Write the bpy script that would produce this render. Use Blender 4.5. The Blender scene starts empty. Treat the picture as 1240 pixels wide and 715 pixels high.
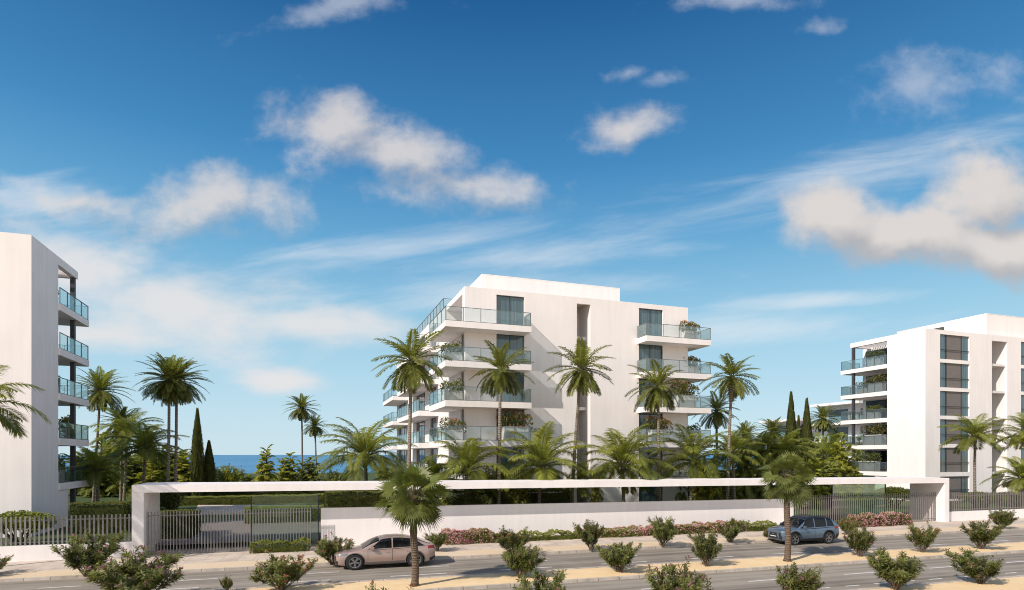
import bpy, bmesh, math, random
from mathutils import Vector, Matrix, noise

F, H = 715.0, 5.5                 # focal length of the photograph in its own pixels, eye height in metres
R = math.radians
scene = bpy.context.scene
col = scene.collection
RA = R(16.7)                      # heading of the avenue
BA = R(19.2)                      # heading of the apartment blocks
RC, RS = math.cos(RA), math.sin(RA)

def at(px, Y):
    return (px - 620) / F * Y
def zat(py, Y):
    return H + (551 - py) / F * Y
def road_pt(px, s):               # point on the line s (metres across the avenue) seen in column px
    r = (px - 620) / F
    Y = s / (RC - RS * r)
    return r * Y, Y
def qof(px, s):
    X, Y = road_pt(px, s)
    return X * RC + Y * RS
def ground_pt(px, py, z=0.1):
    Y = (H - z) * F / (py - 551)
    return (px - 620) / F * Y, Y

# ------------------------------------------------------------------ mesh builder
class MB:
    def __init__(s):
        s.v = []; s.f = []; s.m = []; s.t = []
    def add(s, vs, fs, m=0, t=0.5):
        n = len(s.v); s.v.extend(vs)
        for f in fs:
            s.f.append([i + n for i in f]); s.m.append(m); s.t.append(t)
    def box(s, x0, x1, y0, y1, z0, z1, m=0):
        v = [(x0,y0,z0),(x1,y0,z0),(x1,y1,z0),(x0,y1,z0),(x0,y0,z1),(x1,y0,z1),(x1,y1,z1),(x0,y1,z1)]
        s.add(v, [(3,2,1,0),(4,5,6,7),(0,1,5,4),(1,2,6,5),(2,3,7,6),(3,0,4,7)], m)
    def prism(s, poly, z0, z1, m=0):
        n = len(poly)
        v = [(x,y,z0) for x,y in poly] + [(x,y,z1) for x,y in poly]
        fs = [tuple(range(n-1,-1,-1)), tuple(range(n,2*n))]
        fs += [(i,(i+1)%n,(i+1)%n+n,i+n) for i in range(n)]
        s.add(v, fs, m)
    def tube(s, pts, rad, n=8, m=0, t=0.5, cap=True):
        pts = [Vector(p) for p in pts]; vs = []; fs = []
        for i, p in enumerate(pts):
            d = (pts[min(i+1,len(pts)-1)] - pts[max(i-1,0)]).normalized()
            a = d.cross(Vector((0,0,1)) if abs(d.z) < .95 else Vector((1,0,0))).normalized(); b = d.cross(a)
            r = rad[i] if isinstance(rad,(list,tuple)) else rad
            for k in range(n):
                an = 2*math.pi*k/n
                vs.append(tuple(p + a*(r*math.cos(an)) + b*(r*math.sin(an))))
        for i in range(len(pts)-1):
            for k in range(n):
                fs.append((i*n+k, i*n+(k+1)%n, (i+1)*n+(k+1)%n, (i+1)*n+k))
        if cap:
            fs.append(tuple(range(n-1,-1,-1))); fs.append(tuple((len(pts)-1)*n+k for k in range(n)))
        s.add(vs, fs, m, t)
    def lathe(s, prof, n=24, m=0, axis='z', c=(0,0,0)):      # prof: (radius, height)
        vs = []; fs = []
        for r,h in prof:
            for k in range(n):
                a = 2*math.pi*k/n
                p = (r*math.cos(a), r*math.sin(a), h) if axis=='z' else (r*math.cos(a), h, r*math.sin(a))
                vs.append((p[0]+c[0],p[1]+c[1],p[2]+c[2]))
        for i in range(len(prof)-1):
            for k in range(n):
                fs.append((i*n+k, i*n+(k+1)%n, (i+1)*n+(k+1)%n, (i+1)*n+k))
        s.add(vs, fs, m)
    def leaf(s, p, d, nrm, L, w, droop=0.0, m=0, t=0.5):      # two triangles folded across the middle
        side = d.cross(nrm)
        if side.length < 1e-5: side = d.orthogonal()
        side.normalize()
        mid = p + d*(L*.45) ; tip = p + d*L - Vector((0,0,droop*L))
        n = len(s.v)
        s.v.extend([tuple(p), tuple(mid+side*w), tuple(tip), tuple(mid-side*w)])
        s.f.append([n,n+1,n+3]); s.f.append([n+1,n+2,n+3]); s.m += [m,m]; s.t += [t,t]
    def build(s, name, mats, parent=None, off=(0,0,0), smooth=False):
        me = bpy.data.meshes.new(name)
        o = Vector(off)
        v = s.v if o.length == 0 else [(x-o.x,y-o.y,z-o.z) for x,y,z in s.v]
        me.from_pydata(v, [], s.f)
        if not isinstance(mats,(list,tuple)): mats = [mats]
        for m in mats: me.materials.append(m)
        if len(mats) > 1: me.polygons.foreach_set('material_index', s.m)
        at_ = me.attributes.new('tint','FLOAT','FACE'); at_.data.foreach_set('value', s.t)
        if smooth: me.polygons.foreach_set('use_smooth', [True]*len(s.f))
        me.update()
        ob = bpy.data.objects.new(name, me); col.objects.link(ob); ob.parent = parent
        return ob

def tag(o, label=None, cat=None, group=None, kind=None):
    if label: o['label'] = label
    if cat: o['category'] = cat
    if group: o['group'] = group
    if kind: o['kind'] = kind
    return o
def thing(name, label, cat, loc=(0,0,0), rz=0, group=None, sc=1):
    o = bpy.data.objects.new(name, None); col.objects.link(o); o.empty_display_size = .2
    o.location = loc; o.rotation_euler = (0,0,rz); o.scale = (sc,sc,sc) if not isinstance(sc,tuple) else sc
    return tag(o, label, cat, group)
def struct(o): return tag(o, kind='structure')
def shared(name, mesh, parent):
    o = bpy.data.objects.new(name, mesh); col.objects.link(o); o.parent = parent
    return o
def in_road(o):
    o.rotation_euler = (0,0,RA); return o
def copy_tree(o, parent=None):
    c = o.copy(); col.objects.link(c); c.parent = parent
    for ch in list(o.children): copy_tree(ch, c)
    return c

# ------------------------------------------------------------------ materials
def nt(name):
    m = bpy.data.materials.new(name); m.use_nodes = True
    t = m.node_tree; t.nodes.clear()
    out = t.nodes.new('ShaderNodeOutputMaterial')
    return m, t, out
def N(t, typ, **kw):
    n = t.nodes.new(typ)
    for k,v in kw.items():
        if k.startswith('i_'):
            key = k[2:]
            n.inputs[int(key) if key.isdigit() else key.replace('_',' ')].default_value = v
        else: setattr(n,k,v)
    return n
def ramp(t, fac, stops):
    n = t.nodes.new('ShaderNodeValToRGB'); e = n.color_ramp.elements
    while len(e) > 1: e.remove(e[-1])
    e[0].position, e[0].color = stops[0][0], (*stops[0][1],1)
    for p,c in stops[1:]:
        x = e.new(p); x.color = (*c,1)
    t.links.new(fac, n.inputs[0]); return n.outputs[0]
def surf(name, c, c2=None, rough=.6, scale=3.0, detail=6, bump=0.0, bscale=None, metal=0.0, spec=.5, coord='Object', coat=0):
    m,t,out = nt(name)
    b = N(t,'ShaderNodeBsdfPrincipled'); b.inputs['Roughness'].default_value = rough
    b.inputs['Metallic'].default_value = metal; b.inputs['Specular IOR Level'].default_value = spec
    if coat: b.inputs['Coat Weight'].default_value = coat; b.inputs['Coat Roughness'].default_value = .04
    tc = N(t,'ShaderNodeTexCoord')
    nz = N(t,'ShaderNodeTexNoise', i_Scale=scale, i_Detail=detail, i_Roughness=.62); t.links.new(tc.outputs[coord], nz.inputs['Vector'])
    c2 = c2 or tuple(x*.86 for x in c)
    t.links.new(ramp(t, nz.outputs[0], [(.3,c2),(.7,c)]), b.inputs['Base Color'])
    if bump:
        n2 = N(t,'ShaderNodeTexNoise', i_Scale=bscale or scale*8, i_Detail=8); t.links.new(tc.outputs[coord], n2.inputs['Vector'])
        bp = N(t,'ShaderNodeBump', i_Strength=bump, i_Distance=.05); t.links.new(n2.outputs[0], bp.inputs['Height'])
        t.links.new(bp.outputs[0], b.inputs['Normal'])
    t.links.new(b.outputs[0], out.inputs[0]); return m
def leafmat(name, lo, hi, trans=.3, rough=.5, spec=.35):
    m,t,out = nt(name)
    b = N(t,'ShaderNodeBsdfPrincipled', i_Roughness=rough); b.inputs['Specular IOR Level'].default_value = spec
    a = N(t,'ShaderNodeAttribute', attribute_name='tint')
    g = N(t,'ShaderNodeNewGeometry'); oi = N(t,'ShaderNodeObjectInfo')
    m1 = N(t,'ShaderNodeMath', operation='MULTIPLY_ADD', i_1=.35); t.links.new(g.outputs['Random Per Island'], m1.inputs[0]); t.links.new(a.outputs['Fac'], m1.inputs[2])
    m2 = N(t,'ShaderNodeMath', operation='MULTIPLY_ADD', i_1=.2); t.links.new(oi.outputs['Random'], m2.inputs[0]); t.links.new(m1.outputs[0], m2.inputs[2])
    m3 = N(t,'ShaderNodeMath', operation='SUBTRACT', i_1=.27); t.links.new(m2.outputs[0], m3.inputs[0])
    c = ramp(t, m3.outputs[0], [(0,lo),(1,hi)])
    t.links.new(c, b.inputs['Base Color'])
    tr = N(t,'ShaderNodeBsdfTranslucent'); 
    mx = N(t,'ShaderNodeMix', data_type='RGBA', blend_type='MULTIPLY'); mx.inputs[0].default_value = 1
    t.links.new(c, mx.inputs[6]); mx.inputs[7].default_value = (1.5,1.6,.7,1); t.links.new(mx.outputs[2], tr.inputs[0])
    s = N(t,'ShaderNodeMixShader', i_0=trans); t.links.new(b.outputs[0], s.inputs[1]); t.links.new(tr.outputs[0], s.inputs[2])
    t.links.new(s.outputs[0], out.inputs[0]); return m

def plaster(name, c):
    m,t,out = nt(name)
    b = N(t,'ShaderNodeBsdfPrincipled', i_Roughness=.75); b.inputs['Specular IOR Level'].default_value = .25
    tc = N(t,'ShaderNodeTexCoord')
    n1 = N(t,'ShaderNodeTexNoise', i_Scale=.35, i_Detail=5); t.links.new(tc.outputs['Object'], n1.inputs['Vector'])
    mp = N(t,'ShaderNodeMapping'); mp.inputs['Scale'].default_value = (1.6,1.6,.12); t.links.new(tc.outputs['Object'], mp.inputs[0])
    n2 = N(t,'ShaderNodeTexNoise', i_Scale=1.5, i_Detail=6); t.links.new(mp.outputs[0], n2.inputs['Vector'])
    ad = N(t,'ShaderNodeMath', operation='ADD'); t.links.new(n1.outputs[0], ad.inputs[0]); t.links.new(n2.outputs[0], ad.inputs[1])
    mu = N(t,'ShaderNodeMath', operation='MULTIPLY', i_1=.5); t.links.new(ad.outputs[0], mu.inputs[0])
    t.links.new(ramp(t, mu.outputs[0], [(.3,tuple(x*.90 for x in c)),(.6,c)]), b.inputs['Base Color'])
    n3 = N(t,'ShaderNodeTexNoise', i_Scale=40, i_Detail=6); t.links.new(tc.outputs['Object'], n3.inputs['Vector'])
    bp = N(t,'ShaderNodeBump', i_Strength=.12, i_Distance=.02); t.links.new(n3.outputs[0], bp.inputs['Height']); t.links.new(bp.outputs[0], b.inputs['Normal'])
    t.links.new(b.outputs[0], out.inputs[0]); return m

def railglass(name, tint, refl=.03, milk=.035):
    m,t,out = nt(name)
    tr = N(t,'ShaderNodeBsdfTransparent'); tr.inputs[0].default_value = (*tint,1)
    gl = N(t,'ShaderNodeBsdfGlossy', i_Roughness=.02); gl.inputs[0].default_value = (.85,.95,.95,1)
    fr = N(t,'ShaderNodeFresnel', i_IOR=1.5)
    m1 = N(t,'ShaderNodeMath', operation='MULTIPLY_ADD', i_1=.55, i_2=refl); t.links.new(fr.outputs[0], m1.inputs[0])
    df = N(t,'ShaderNodeBsdfDiffuse'); df.inputs[0].default_value = (.60,.72,.72,1)
    s0 = N(t,'ShaderNodeMixShader', i_0=milk); t.links.new(tr.outputs[0], s0.inputs[1]); t.links.new(df.outputs[0], s0.inputs[2])
    s = N(t,'ShaderNodeMixShader'); t.links.new(m1.outputs[0], s.inputs[0]); t.links.new(s0.outputs[0], s.inputs[1]); t.links.new(gl.outputs[0], s.inputs[2])
    t.links.new(s.outputs[0], out.inputs[0]); return m

def windowglass(name, c, spec=.9):
    m,t,out = nt(name)
    b = N(t,'ShaderNodeBsdfPrincipled', i_Roughness=.04); b.inputs['Specular IOR Level'].default_value = spec
    tc = N(t,'ShaderNodeTexCoord'); mp = N(t,'ShaderNodeMapping'); mp.inputs['Scale'].default_value = (9,9,.15); t.links.new(tc.outputs['Object'], mp.inputs[0])
    n1 = N(t,'ShaderNodeTexNoise', i_Scale=1.0, i_Detail=3); t.links.new(mp.outputs[0], n1.inputs['Vector'])
    t.links.new(ramp(t, n1.outputs[0], [(.35,tuple(x*.5 for x in c)),(.65,c)]), b.inputs['Base Color'])
    n2 = N(t,'ShaderNodeTexNoise', i_Scale=.6, i_Detail=2); t.links.new(tc.outputs['Object'], n2.inputs['Vector'])
    bp = N(t,'ShaderNodeBump', i_Strength=.03, i_Distance=.3); t.links.new(n2.outputs[0], bp.inputs['Height']); t.links.new(bp.outputs[0], b.inputs['Normal'])
    t.links.new(b.outputs[0], out.inputs[0]); return m

WHITE = plaster('white_plaster', (.905,.85,.832))
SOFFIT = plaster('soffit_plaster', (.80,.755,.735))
BROWNW = surf('brown_cladding', (.19,.165,.155), rough=.7, scale=2)
FRAME = surf('dark_aluminium', (.045,.05,.055), rough=.4, metal=.3)
COLM = surf('dark_column', (.06,.06,.065), rough=.5)
STEEL = surf('railing_steel', (.17,.185,.19), rough=.55, metal=.1)
SLAT = surf('grey_slats', (.235,.222,.212), rough=.5, metal=.2)
SLATD = surf('brown_slats', (.25,.225,.21), rough=.5, metal=.2)
GLASS = railglass('railing_glass', (.93,.955,.95))
GLASSG = railglass('green_glass', (.86,.95,.905), .01, .03)
PANE = windowglass('window_pane', (.095,.165,.19))
DARKPANE = windowglass('dark_pane', (.012,.022,.024))
DARK = surf('dark_interior', (.03,.03,.03), rough=.9)
def kerbstone():
    m,t,out = nt('kerb_concrete')
    b = N(t,'ShaderNodeBsdfPrincipled', i_Roughness=.85); tc = N(t,'ShaderNodeTexCoord')
    br = N(t,'ShaderNodeTexBrick', i_Scale=1.0); br.inputs['Color1'].default_value=(.58,.52,.46,1); br.inputs['Color2'].default_value=(.50,.445,.39,1); br.inputs['Mortar'].default_value=(.26,.22,.19,1)
    br.inputs['Mortar Size'].default_value=.018; br.inputs['Brick Width'].default_value=1.0; br.inputs['Row Height'].default_value=3.0; br.offset = 0
    t.links.new(tc.outputs['Object'], br.inputs['Vector']); n1 = N(t,'ShaderNodeTexNoise', i_Scale=3, i_Detail=8); t.links.new(tc.outputs['Object'], n1.inputs['Vector'])
    mx = N(t,'ShaderNodeMix', data_type='RGBA', blend_type='MULTIPLY'); mx.inputs[0].default_value = 1
    t.links.new(br.outputs[0], mx.inputs[6]); t.links.new(ramp(t, n1.outputs[0], [(.3,(.72,.69,.66)),(.65,(1.05,1.03,1.0))]), mx.inputs[7])
    t.links.new(mx.outputs[2], b.inputs['Base Color']); t.links.new(b.outputs[0], out.inputs[0]); return m
CONC = kerbstone()
POT = surf('planter_white', (.62,.60,.58), rough=.6)
SAND = surf('sand', (.86,.645,.385), (.76,.54,.29), rough=.95, scale=1.3, detail=10, bump=.3, bscale=14)
SAND2 = surf('trodden_sand', (.70,.575,.43), (.70,.53,.33), rough=.95, scale=.35, detail=8, bump=.4, bscale=14)
SOIL = surf('soil', (.15,.11,.07), rough=.95, scale=5, bump=.4)
GRASSM = surf('lawn_grass', (.075,.11,.022), (.03,.055,.012), rough=.9, scale=6, detail=10, bump=.8, bscale=40)
BARK = surf('oleander_bark', (.17,.125,.09), (.09,.065,.045), rough=.9, scale=20, bump=.4)
STEM = surf('stem_green', (.12,.13,.05), rough=.8)

def asphalt():
    m,t,out = nt('asphalt')
    b = N(t,'ShaderNodeBsdfPrincipled', i_Roughness=.85); b.inputs['Specular IOR Level'].default_value = .3
    tc = N(t,'ShaderNodeTexCoord')
    n1 = N(t,'ShaderNodeTexNoise', i_Scale=60, i_Detail=4); t.links.new(tc.outputs['Object'], n1.inputs['Vector'])
    mp = N(t,'ShaderNodeMapping'); mp.inputs['Scale'].default_value = (.02,1.25,1); t.links.new(tc.outputs['Object'], mp.inputs[0])
    n2 = N(t,'ShaderNodeTexNoise', i_Scale=1.6, i_Detail=4); t.links.new(mp.outputs[0], n2.inputs['Vector'])
    n3 = N(t,'ShaderNodeTexNoise', i_Scale=.5, i_Detail=6); t.links.new(tc.outputs['Object'], n3.inputs['Vector'])
    a = N(t,'ShaderNodeMath', operation='MULTIPLY_ADD', i_1=.25); t.links.new(n1.outputs[0], a.inputs[0]); t.links.new(n2.outputs[0], a.inputs[2])
    a2 = N(t,'ShaderNodeMath', operation='MULTIPLY_ADD', i_1=.25); t.links.new(n3.outputs[0], a2.inputs[0]); t.links.new(a.outputs[0], a2.inputs[2])
    t.links.new(ramp(t, a2.outputs[0], [(.50,(.125,.106,.085)),(.85,(.35,.305,.252))]), b.inputs['Base Color'])
    bp = N(t,'ShaderNodeBump', i_Strength=.25, i_Distance=.02); t.links.new(n1.outputs[0], bp.inputs['Height']); t.links.new(bp.outputs[0], b.inputs['Normal'])
    t.links.new(b.outputs[0], out.inputs[0]); return m
def paving():
    m,t,out = nt('paving')
    b = N(t,'ShaderNodeBsdfPrincipled', i_Roughness=.85)
    tc = N(t,'ShaderNodeTexCoord')
    br = N(t,'ShaderNodeTexBrick', i_Scale=1.0); br.inputs['Color1'].default_value=(.66,.565,.48,1); br.inputs['Color2'].default_value=(.61,.52,.44,1); br.inputs['Mortar'].default_value=(.47,.40,.33,1)
    br.inputs['Mortar Size'].default_value=.018; br.inputs['Brick Width'].default_value=.8; br.inputs['Row Height'].default_value=.6; br.offset = 0
    t.links.new(tc.outputs['Object'], br.inputs['Vector'])
    n1 = N(t,'ShaderNodeTexNoise', i_Scale=.9, i_Detail=8); t.links.new(tc.outputs['Object'], n1.inputs['Vector'])
    mx = N(t,'ShaderNodeMix', data_type='RGBA', blend_type='MULTIPLY'); mx.inputs[0].default_value = 1
    t.links.new(br.outputs[0], mx.inputs[6]); t.links.new(ramp(t, n1.outputs[0], [(.3,(.78,.76,.74)),(.65,(1.08,1.06,1.03))]), mx.inputs[7])
    t.links.new(mx.outputs[2], b.inputs['Base Color']); t.links.new(b.outputs[0], out.inputs[0]); return m
ASPH = asphalt(); PAVE = paving()
DRIVE = surf('driveway_paving', (.22,.19,.17), (.17,.145,.13), rough=.85, scale=2)
MARK = surf('road_paint', (.78,.76,.72), (.55,.52,.48), rough=.7, scale=9, detail=10)

def trunkmat(name, a, b_, bands):
    m,t,out = nt(name)
    b = N(t,'ShaderNodeBsdfPrincipled', i_Roughness=.9); tc = N(t,'ShaderNodeTexCoord')
    w = N(t,'ShaderNodeTexWave', bands_direction='Z', i_Scale=bands, i_Distortion=9.0, i_Detail=6); t.links.new(tc.outputs['Object'], w.inputs['Vector'])
    t.links.new(ramp(t, w.outputs[0], [(.1,a),(.9,b_)]), b.inputs['Base Color'])
    bp = N(t,'ShaderNodeBump', i_Strength=.6, i_Distance=.04); t.links.new(w.outputs[0], bp.inputs['Height']); t.links.new(bp.outputs[0], b.inputs['Normal'])
    t.links.new(b.outputs[0], out.inputs[0]); return m
TRUNK = trunkmat('palm_trunk', (.13,.10,.075), (.30,.245,.19), 2.2)
TRUNKF = trunkmat('fan_palm_trunk', (.10,.070,.048), (.165,.118,.082), 3.0)
TREEBARK = surf('tree_bark', (.12,.09,.065), (.06,.045,.035), rough=.95, scale=8, bump=.6)
PALM_A = leafmat('palm_leaf', (.052,.060,.013), (.29,.30,.065), .38, .45, .4)
PALM_B = leafmat('queen_palm_leaf', (.060,.080,.014), (.36,.37,.075), .42, .45, .4)
FANLEAF = leafmat('fan_palm_leaf', (.030,.044,.012), (.22,.245,.062), .34, .45, .45)
BOOT = surf('leaf_base_fibre', (.13,.085,.05), (.06,.04,.025), rough=.95, scale=9)
DEADLEAF = surf('dead_frond', (.24,.16,.085), (.13,.08,.04), rough=.9, scale=6)
OLEA = leafmat('oleander_leaf', (.042,.052,.014), (.30,.325,.095), .36, .5, .35)
TREELEAF = leafmat('tree_leaf', (.105,.115,.015), (.46,.45,.070), .48, .55, .3)
DARKLEAF = leafmat('dark_leaf', (.030,.042,.010), (.17,.18,.040), .30, .55, .3)
CYPL = leafmat('cypress_leaf', (.024,.032,.007), (.15,.155,.032), .2, .7, .2)
HEDGEL = leafmat('hedge_leaf', (.055,.072,.013), (.28,.30,.065), .34, .55, .3)
PINK = leafmat('pink_flower', (.46,.17,.26), (.80,.50,.56), .3, .6, .2)
MAUVE = leafmat('mauve_flower', (.26,.11,.17), (.55,.27,.34), .3, .6, .2)
REDD = leafmat('red_flower', (.30,.07,.05), (.60,.22,.17), .3, .6, .2)

# ------------------------------------------------------------------ world: physical sky + cloud layer at infinity
def build_world():
    w = bpy.data.worlds.new("World"); scene.world = w; w.use_nodes = True
    t = w.node_tree; t.nodes.clear(); L = t.links.new
    out = t.nodes.new('ShaderNodeOutputWorld'); bg = t.nodes.new('ShaderNodeBackground')
    L(bg.outputs[0], out.inputs[0]); bg.inputs[1].default_value = .1
    sky = t.nodes.new('ShaderNodeTexSky'); sky.sky_type = 'NISHITA'; sky.sun_disc = False
    sky.sun_elevation = SUN_EL; sky.sun_rotation = SUN_ROT; sky.air_density = 1.0; sky.dust_density = .6; sky.ozone_density = 2.5
    def M(op, a, b=None, c=None, clamp=False):
        n = t.nodes.new('ShaderNodeMath'); n.operation = op; n.use_clamp = clamp
        for i,x in enumerate((a,b,c)):
            if x is None: continue
            if isinstance(x,(int,float)): n.inputs[i].default_value = x
            else: L(x, n.inputs[i])
        return n.outputs[0]
    tc = t.nodes.new('ShaderNodeTexCoord'); sp = t.nodes.new('ShaderNodeSeparateXYZ'); L(tc.outputs['Generated'], sp.inputs[0])
    x,y,z = sp.outputs
    yy = M('MAXIMUM', y, .08)
    gx = M('DIVIDE', x, yy); gz = M('DIVIDE', z, yy)
    def smooth(v, a, b):
        n = t.nodes.new('ShaderNodeMapRange'); n.interpolation_type = 'SMOOTHSTEP'
        n.inputs[1].default_value = a; n.inputs[2].default_value = b; L(v, n.inputs[0]); return n.outputs[0]
    def vec(a,b,c=0.0):
        n = t.nodes.new('ShaderNodeCombineXYZ')
        for i,q in enumerate((a,b,c)):
            if isinstance(q,(int,float)): n.inputs[i].default_value = q
            else: L(q, n.inputs[i])
        return n.outputs[0]
    def noise_(v, scale, detail=8, rough=.55, dist=0.0):
        n = t.nodes.new('ShaderNodeTexNoise'); n.inputs['Scale'].default_value = scale; n.inputs['Detail'].default_value = detail
        n.inputs['Roughness'].default_value = rough; n.inputs['Distortion'].default_value = dist; L(v, n.inputs['Vector']); return n.outputs[0]
    def mix(f, a, b):
        n = t.nodes.new('ShaderNodeMix'); n.data_type = 'RGBA'
        if isinstance(f,(int,float)): n.inputs[0].default_value = f
        else: L(f, n.inputs[0])
        for i,q in ((6,a),(7,b)):
            if isinstance(q,tuple): n.inputs[i].default_value = (*q,1)
            else: L(q, n.inputs[i])
        return n.outputs[2]
    def ell(u, v, c):
        px,py,rx,ry,rot = c
        dx = M('SUBTRACT', u, (px-620)/F); dz = M('SUBTRACT', v, (551-py)/F)
        ca, sa = math.cos(R(rot)), math.sin(R(rot))
        a = M('ADD', M('MULTIPLY', dx, ca*F/rx), M('MULTIPLY', dz, sa*F/rx))
        b = M('ADD', M('MULTIPLY', dx, -sa*F/ry), M('MULTIPLY', dz, ca*F/ry))
        return M('SUBTRACT', 1.0, M('SQRT', M('ADD', M('MULTIPLY',a,a), M('MULTIPLY',b,b))))
    def union(u, v, lst):
        r = None
        for c in lst:
            e = ell(u,v,c); r = e if r is None else M('SMOOTH_MAX', r, e, .25)
        return r
    p = vec(gx,gz)
    # clear sky: gradient over elevation blended with the physical sky
    n = t.nodes.new('ShaderNodeVectorMath'); n.operation = 'SCALE'; n.inputs[3].default_value = 1.0; L(sky.outputs[0], n.inputs[0])
    base = ramp(t, M('MAXIMUM', M('ADD', z, 0.0), 0.0), SKYSTOPS)
    n2 = t.nodes.new('ShaderNodeVectorMath'); n2.operation = 'SCALE'; n2.inputs[3].default_value = 10.0; L(base, n2.inputs[0])
    clear = mix(.88, n.outputs[0], n2.outputs[0])
    # cirrus
    ci = vec(M('MULTIPLY', M('ADD', gx, M('MULTIPLY', gz, .5)), 1.0), M('MULTIPLY', M('SUBTRACT', gz, M('MULTIPLY', gx, .16)), 6.5))
    cn = noise_(ci, 2.6, 7, .62, .35)
    cir = union(gx, gz, [(620,316,320,26,4),(1010,215,380,44,13),(480,300,260,26,8),(985,365,150,15,4),(560,350,330,40,2),(60,250,120,45,-8),(870,400,300,30,3)])
    cd = smooth(M('ADD', M('MULTIPLY', cir, .55), M('MULTIPLY', M('SUBTRACT', cn, .5), 1.35)), .0, .75)
    cd = M('MULTIPLY', cd, .55)
    haze = mix(cd, clear, (8.3,8.6,8.9))
    # low soft bank left
    bk = union(gx, gz, [(95,325,160,64,-8),(215,372,230,62,-9),(370,394,150,32,-3),(120,405,180,30,0),(340,462,70,20,0)])
    bn = noise_(vec(gx, M('MULTIPLY', gz, 2.2)), 5.0, 10, .58, .2)
    bd = smooth(M('ADD', M('MULTIPLY', bk, .95), M('MULTIPLY', M('SUBTRACT', bn, .5), 2.0)), -.1, .85)
    bd = M('MULTIPLY', bd, .85)
    low = mix(bd, haze, (8.2,7.95,7.9))
    # cumulus: soft masses whose outline is broken up by a low frequency warp and a fine noise
    BIG = [(1192,240,88,66,0),(1010,262,86,56,-8),(1112,284,180,52,-4),(1212,300,110,48,0)]
    MIDC = [(410,158,125,48,-4),(480,184,120,54,-20),(555,228,130,40,-8),(262,250,150,50,8),(85,243,64,24,0),(764,152,70,34,16)]
    SMALL = [(1140,104,120,56,6),(810,97,50,14,9),(762,92,40,14,8),(425,14,120,24,10),(880,4,110,16,3),(20,240,60,16,-20),(18,262,50,14,-10),(30,215,46,12,-15),(360,185,60,18,10),(985,30,50,12,0)]
    w1 = M('MULTIPLY', M('SUBTRACT', noise_(p, 5.0, 4, .55), .5), .10)
    w2 = M('MULTIPLY', M('SUBTRACT', noise_(vec(gz, gx, 3.7), 5.5, 4, .55), .5), .10)
    def dens(ox, oz, detail):
        ux, vz = M('ADD', gx, ox), M('ADD', gz, oz)
        nn = noise_(vec(ux, M('MULTIPLY', vz, 1.3), .3), 11.0, detail, .60)
        xx, zz_ = M('ADD', ux, w1), M('ADD', vz, w2)
        f = M('MULTIPLY', M('SUBTRACT', nn, .5), 1.9)
        big = M('ADD', M('MULTIPLY', union(xx, zz_, BIG), 1.5), M('MULTIPLY', f, .75))
        mid = M('ADD', M('MULTIPLY', union(xx, zz_, MIDC), 1.0), f)
        return big, mid, f, xx, zz_
    b0, m0, f0, xx, zz_ = dens(0.0, 0.0, 8)
    b1, m1, f1, _, _ = dens(-.030, .045, 2)
    sm = M('ADD', M('MULTIPLY', union(xx, zz_, SMALL), .9), M('MULTIPLY', f0, 1.2))
    cb = smooth(b0, -.03, .95); cm = smooth(m0, -.12, 1.0); cs = M('MULTIPLY', smooth(sm, .0, 1.1), .55)
    litb = smooth(M('SUBTRACT', b0, b1), -.75, .65); litm = smooth(M('SUBTRACT', m0, m1), -.7, .5)
    ct = mix(M('MULTIPLY', cs, .9), low, (6.6,6.9,7.6))
    ct = mix(M('MULTIPLY', cm, .80), ct, mix(litm, (4.9,4.85,5.1), (7.7,7.2,6.9)))
    cbig = mix(litb, (4.9,4.65,4.7), (7.7,7.05,6.6))
    ct = mix(M('MULTIPLY', cb, .92), ct, cbig)
    ct = mix(smooth(y, .1, .2), low, ct)
    back = M('MULTIPLY', smooth(M('MULTIPLY', y, -1.0), -.05, .5), smooth(noise_(tc.outputs['Generated'], 2.2, 5, .55), .30, .60))  # unseen bright haze added behind the camera as fill light for the front facades
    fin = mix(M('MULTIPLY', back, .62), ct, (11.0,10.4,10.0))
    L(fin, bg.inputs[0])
    w.cycles.sampling_method = 'MANUAL'; w.cycles.sample_map_resolution = 256

SKYSTOPS = [(0.0,(.63,.81,.90)),(.07,(.55,.77,.89)),(.14,(.445,.71,.865)),(.21,(.335,.63,.82)),(.33,(.140,.42,.70)),(.44,(.052,.26,.55)),(.61,(.010,.115,.325)),(.8,(.008,.09,.28)),(1.0,(.008,.08,.26))]
SUN_AZ = R(43); SUN_EL = R(37)          # heading the light travels, and height of the sun
d = Vector((math.cos(SUN_EL)*math.cos(SUN_AZ), math.cos(SUN_EL)*math.sin(SUN_AZ), -math.sin(SUN_EL)))
SUN_ROT = math.atan2(-d.x, -d.y) % (2*math.pi)
build_world()
ld = bpy.data.lights.new('sun','SUN'); ld.energy = 4.7; ld.angle = R(.5); ld.color = (1,.91,.815)
lo = bpy.data.objects.new('sun', ld); col.objects.link(lo); lo.rotation_euler = d.to_track_quat('-Z','Y').to_euler(); lo.location = (-40,-40,60)
cam = bpy.data.cameras.new('camera'); co = bpy.data.objects.new('camera', cam); col.objects.link(co)
co.location = (0,0,H); co.rotation_euler = (R(90),0,0); cam.sensor_width = 36; cam.lens = F/1240*36; cam.shift_y = (551-357.5)/1240
cam.clip_start = .1; cam.clip_end = 120000; scene.camera = co
scene.view_settings.view_transform = 'Standard'; scene.view_settings.look = 'None'; scene.view_settings.exposure = 0
scene.cycles.max_bounces = 8; scene.cycles.transparent_max_bounces = 16; scene.cycles.diffuse_bounces = 3
scene.cycles.use_denoising = True; scene.cycles.filter_width = 1.0; scene.cycles.caustics_reflective = False; scene.cycles.caustics_refractive = False

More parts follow.
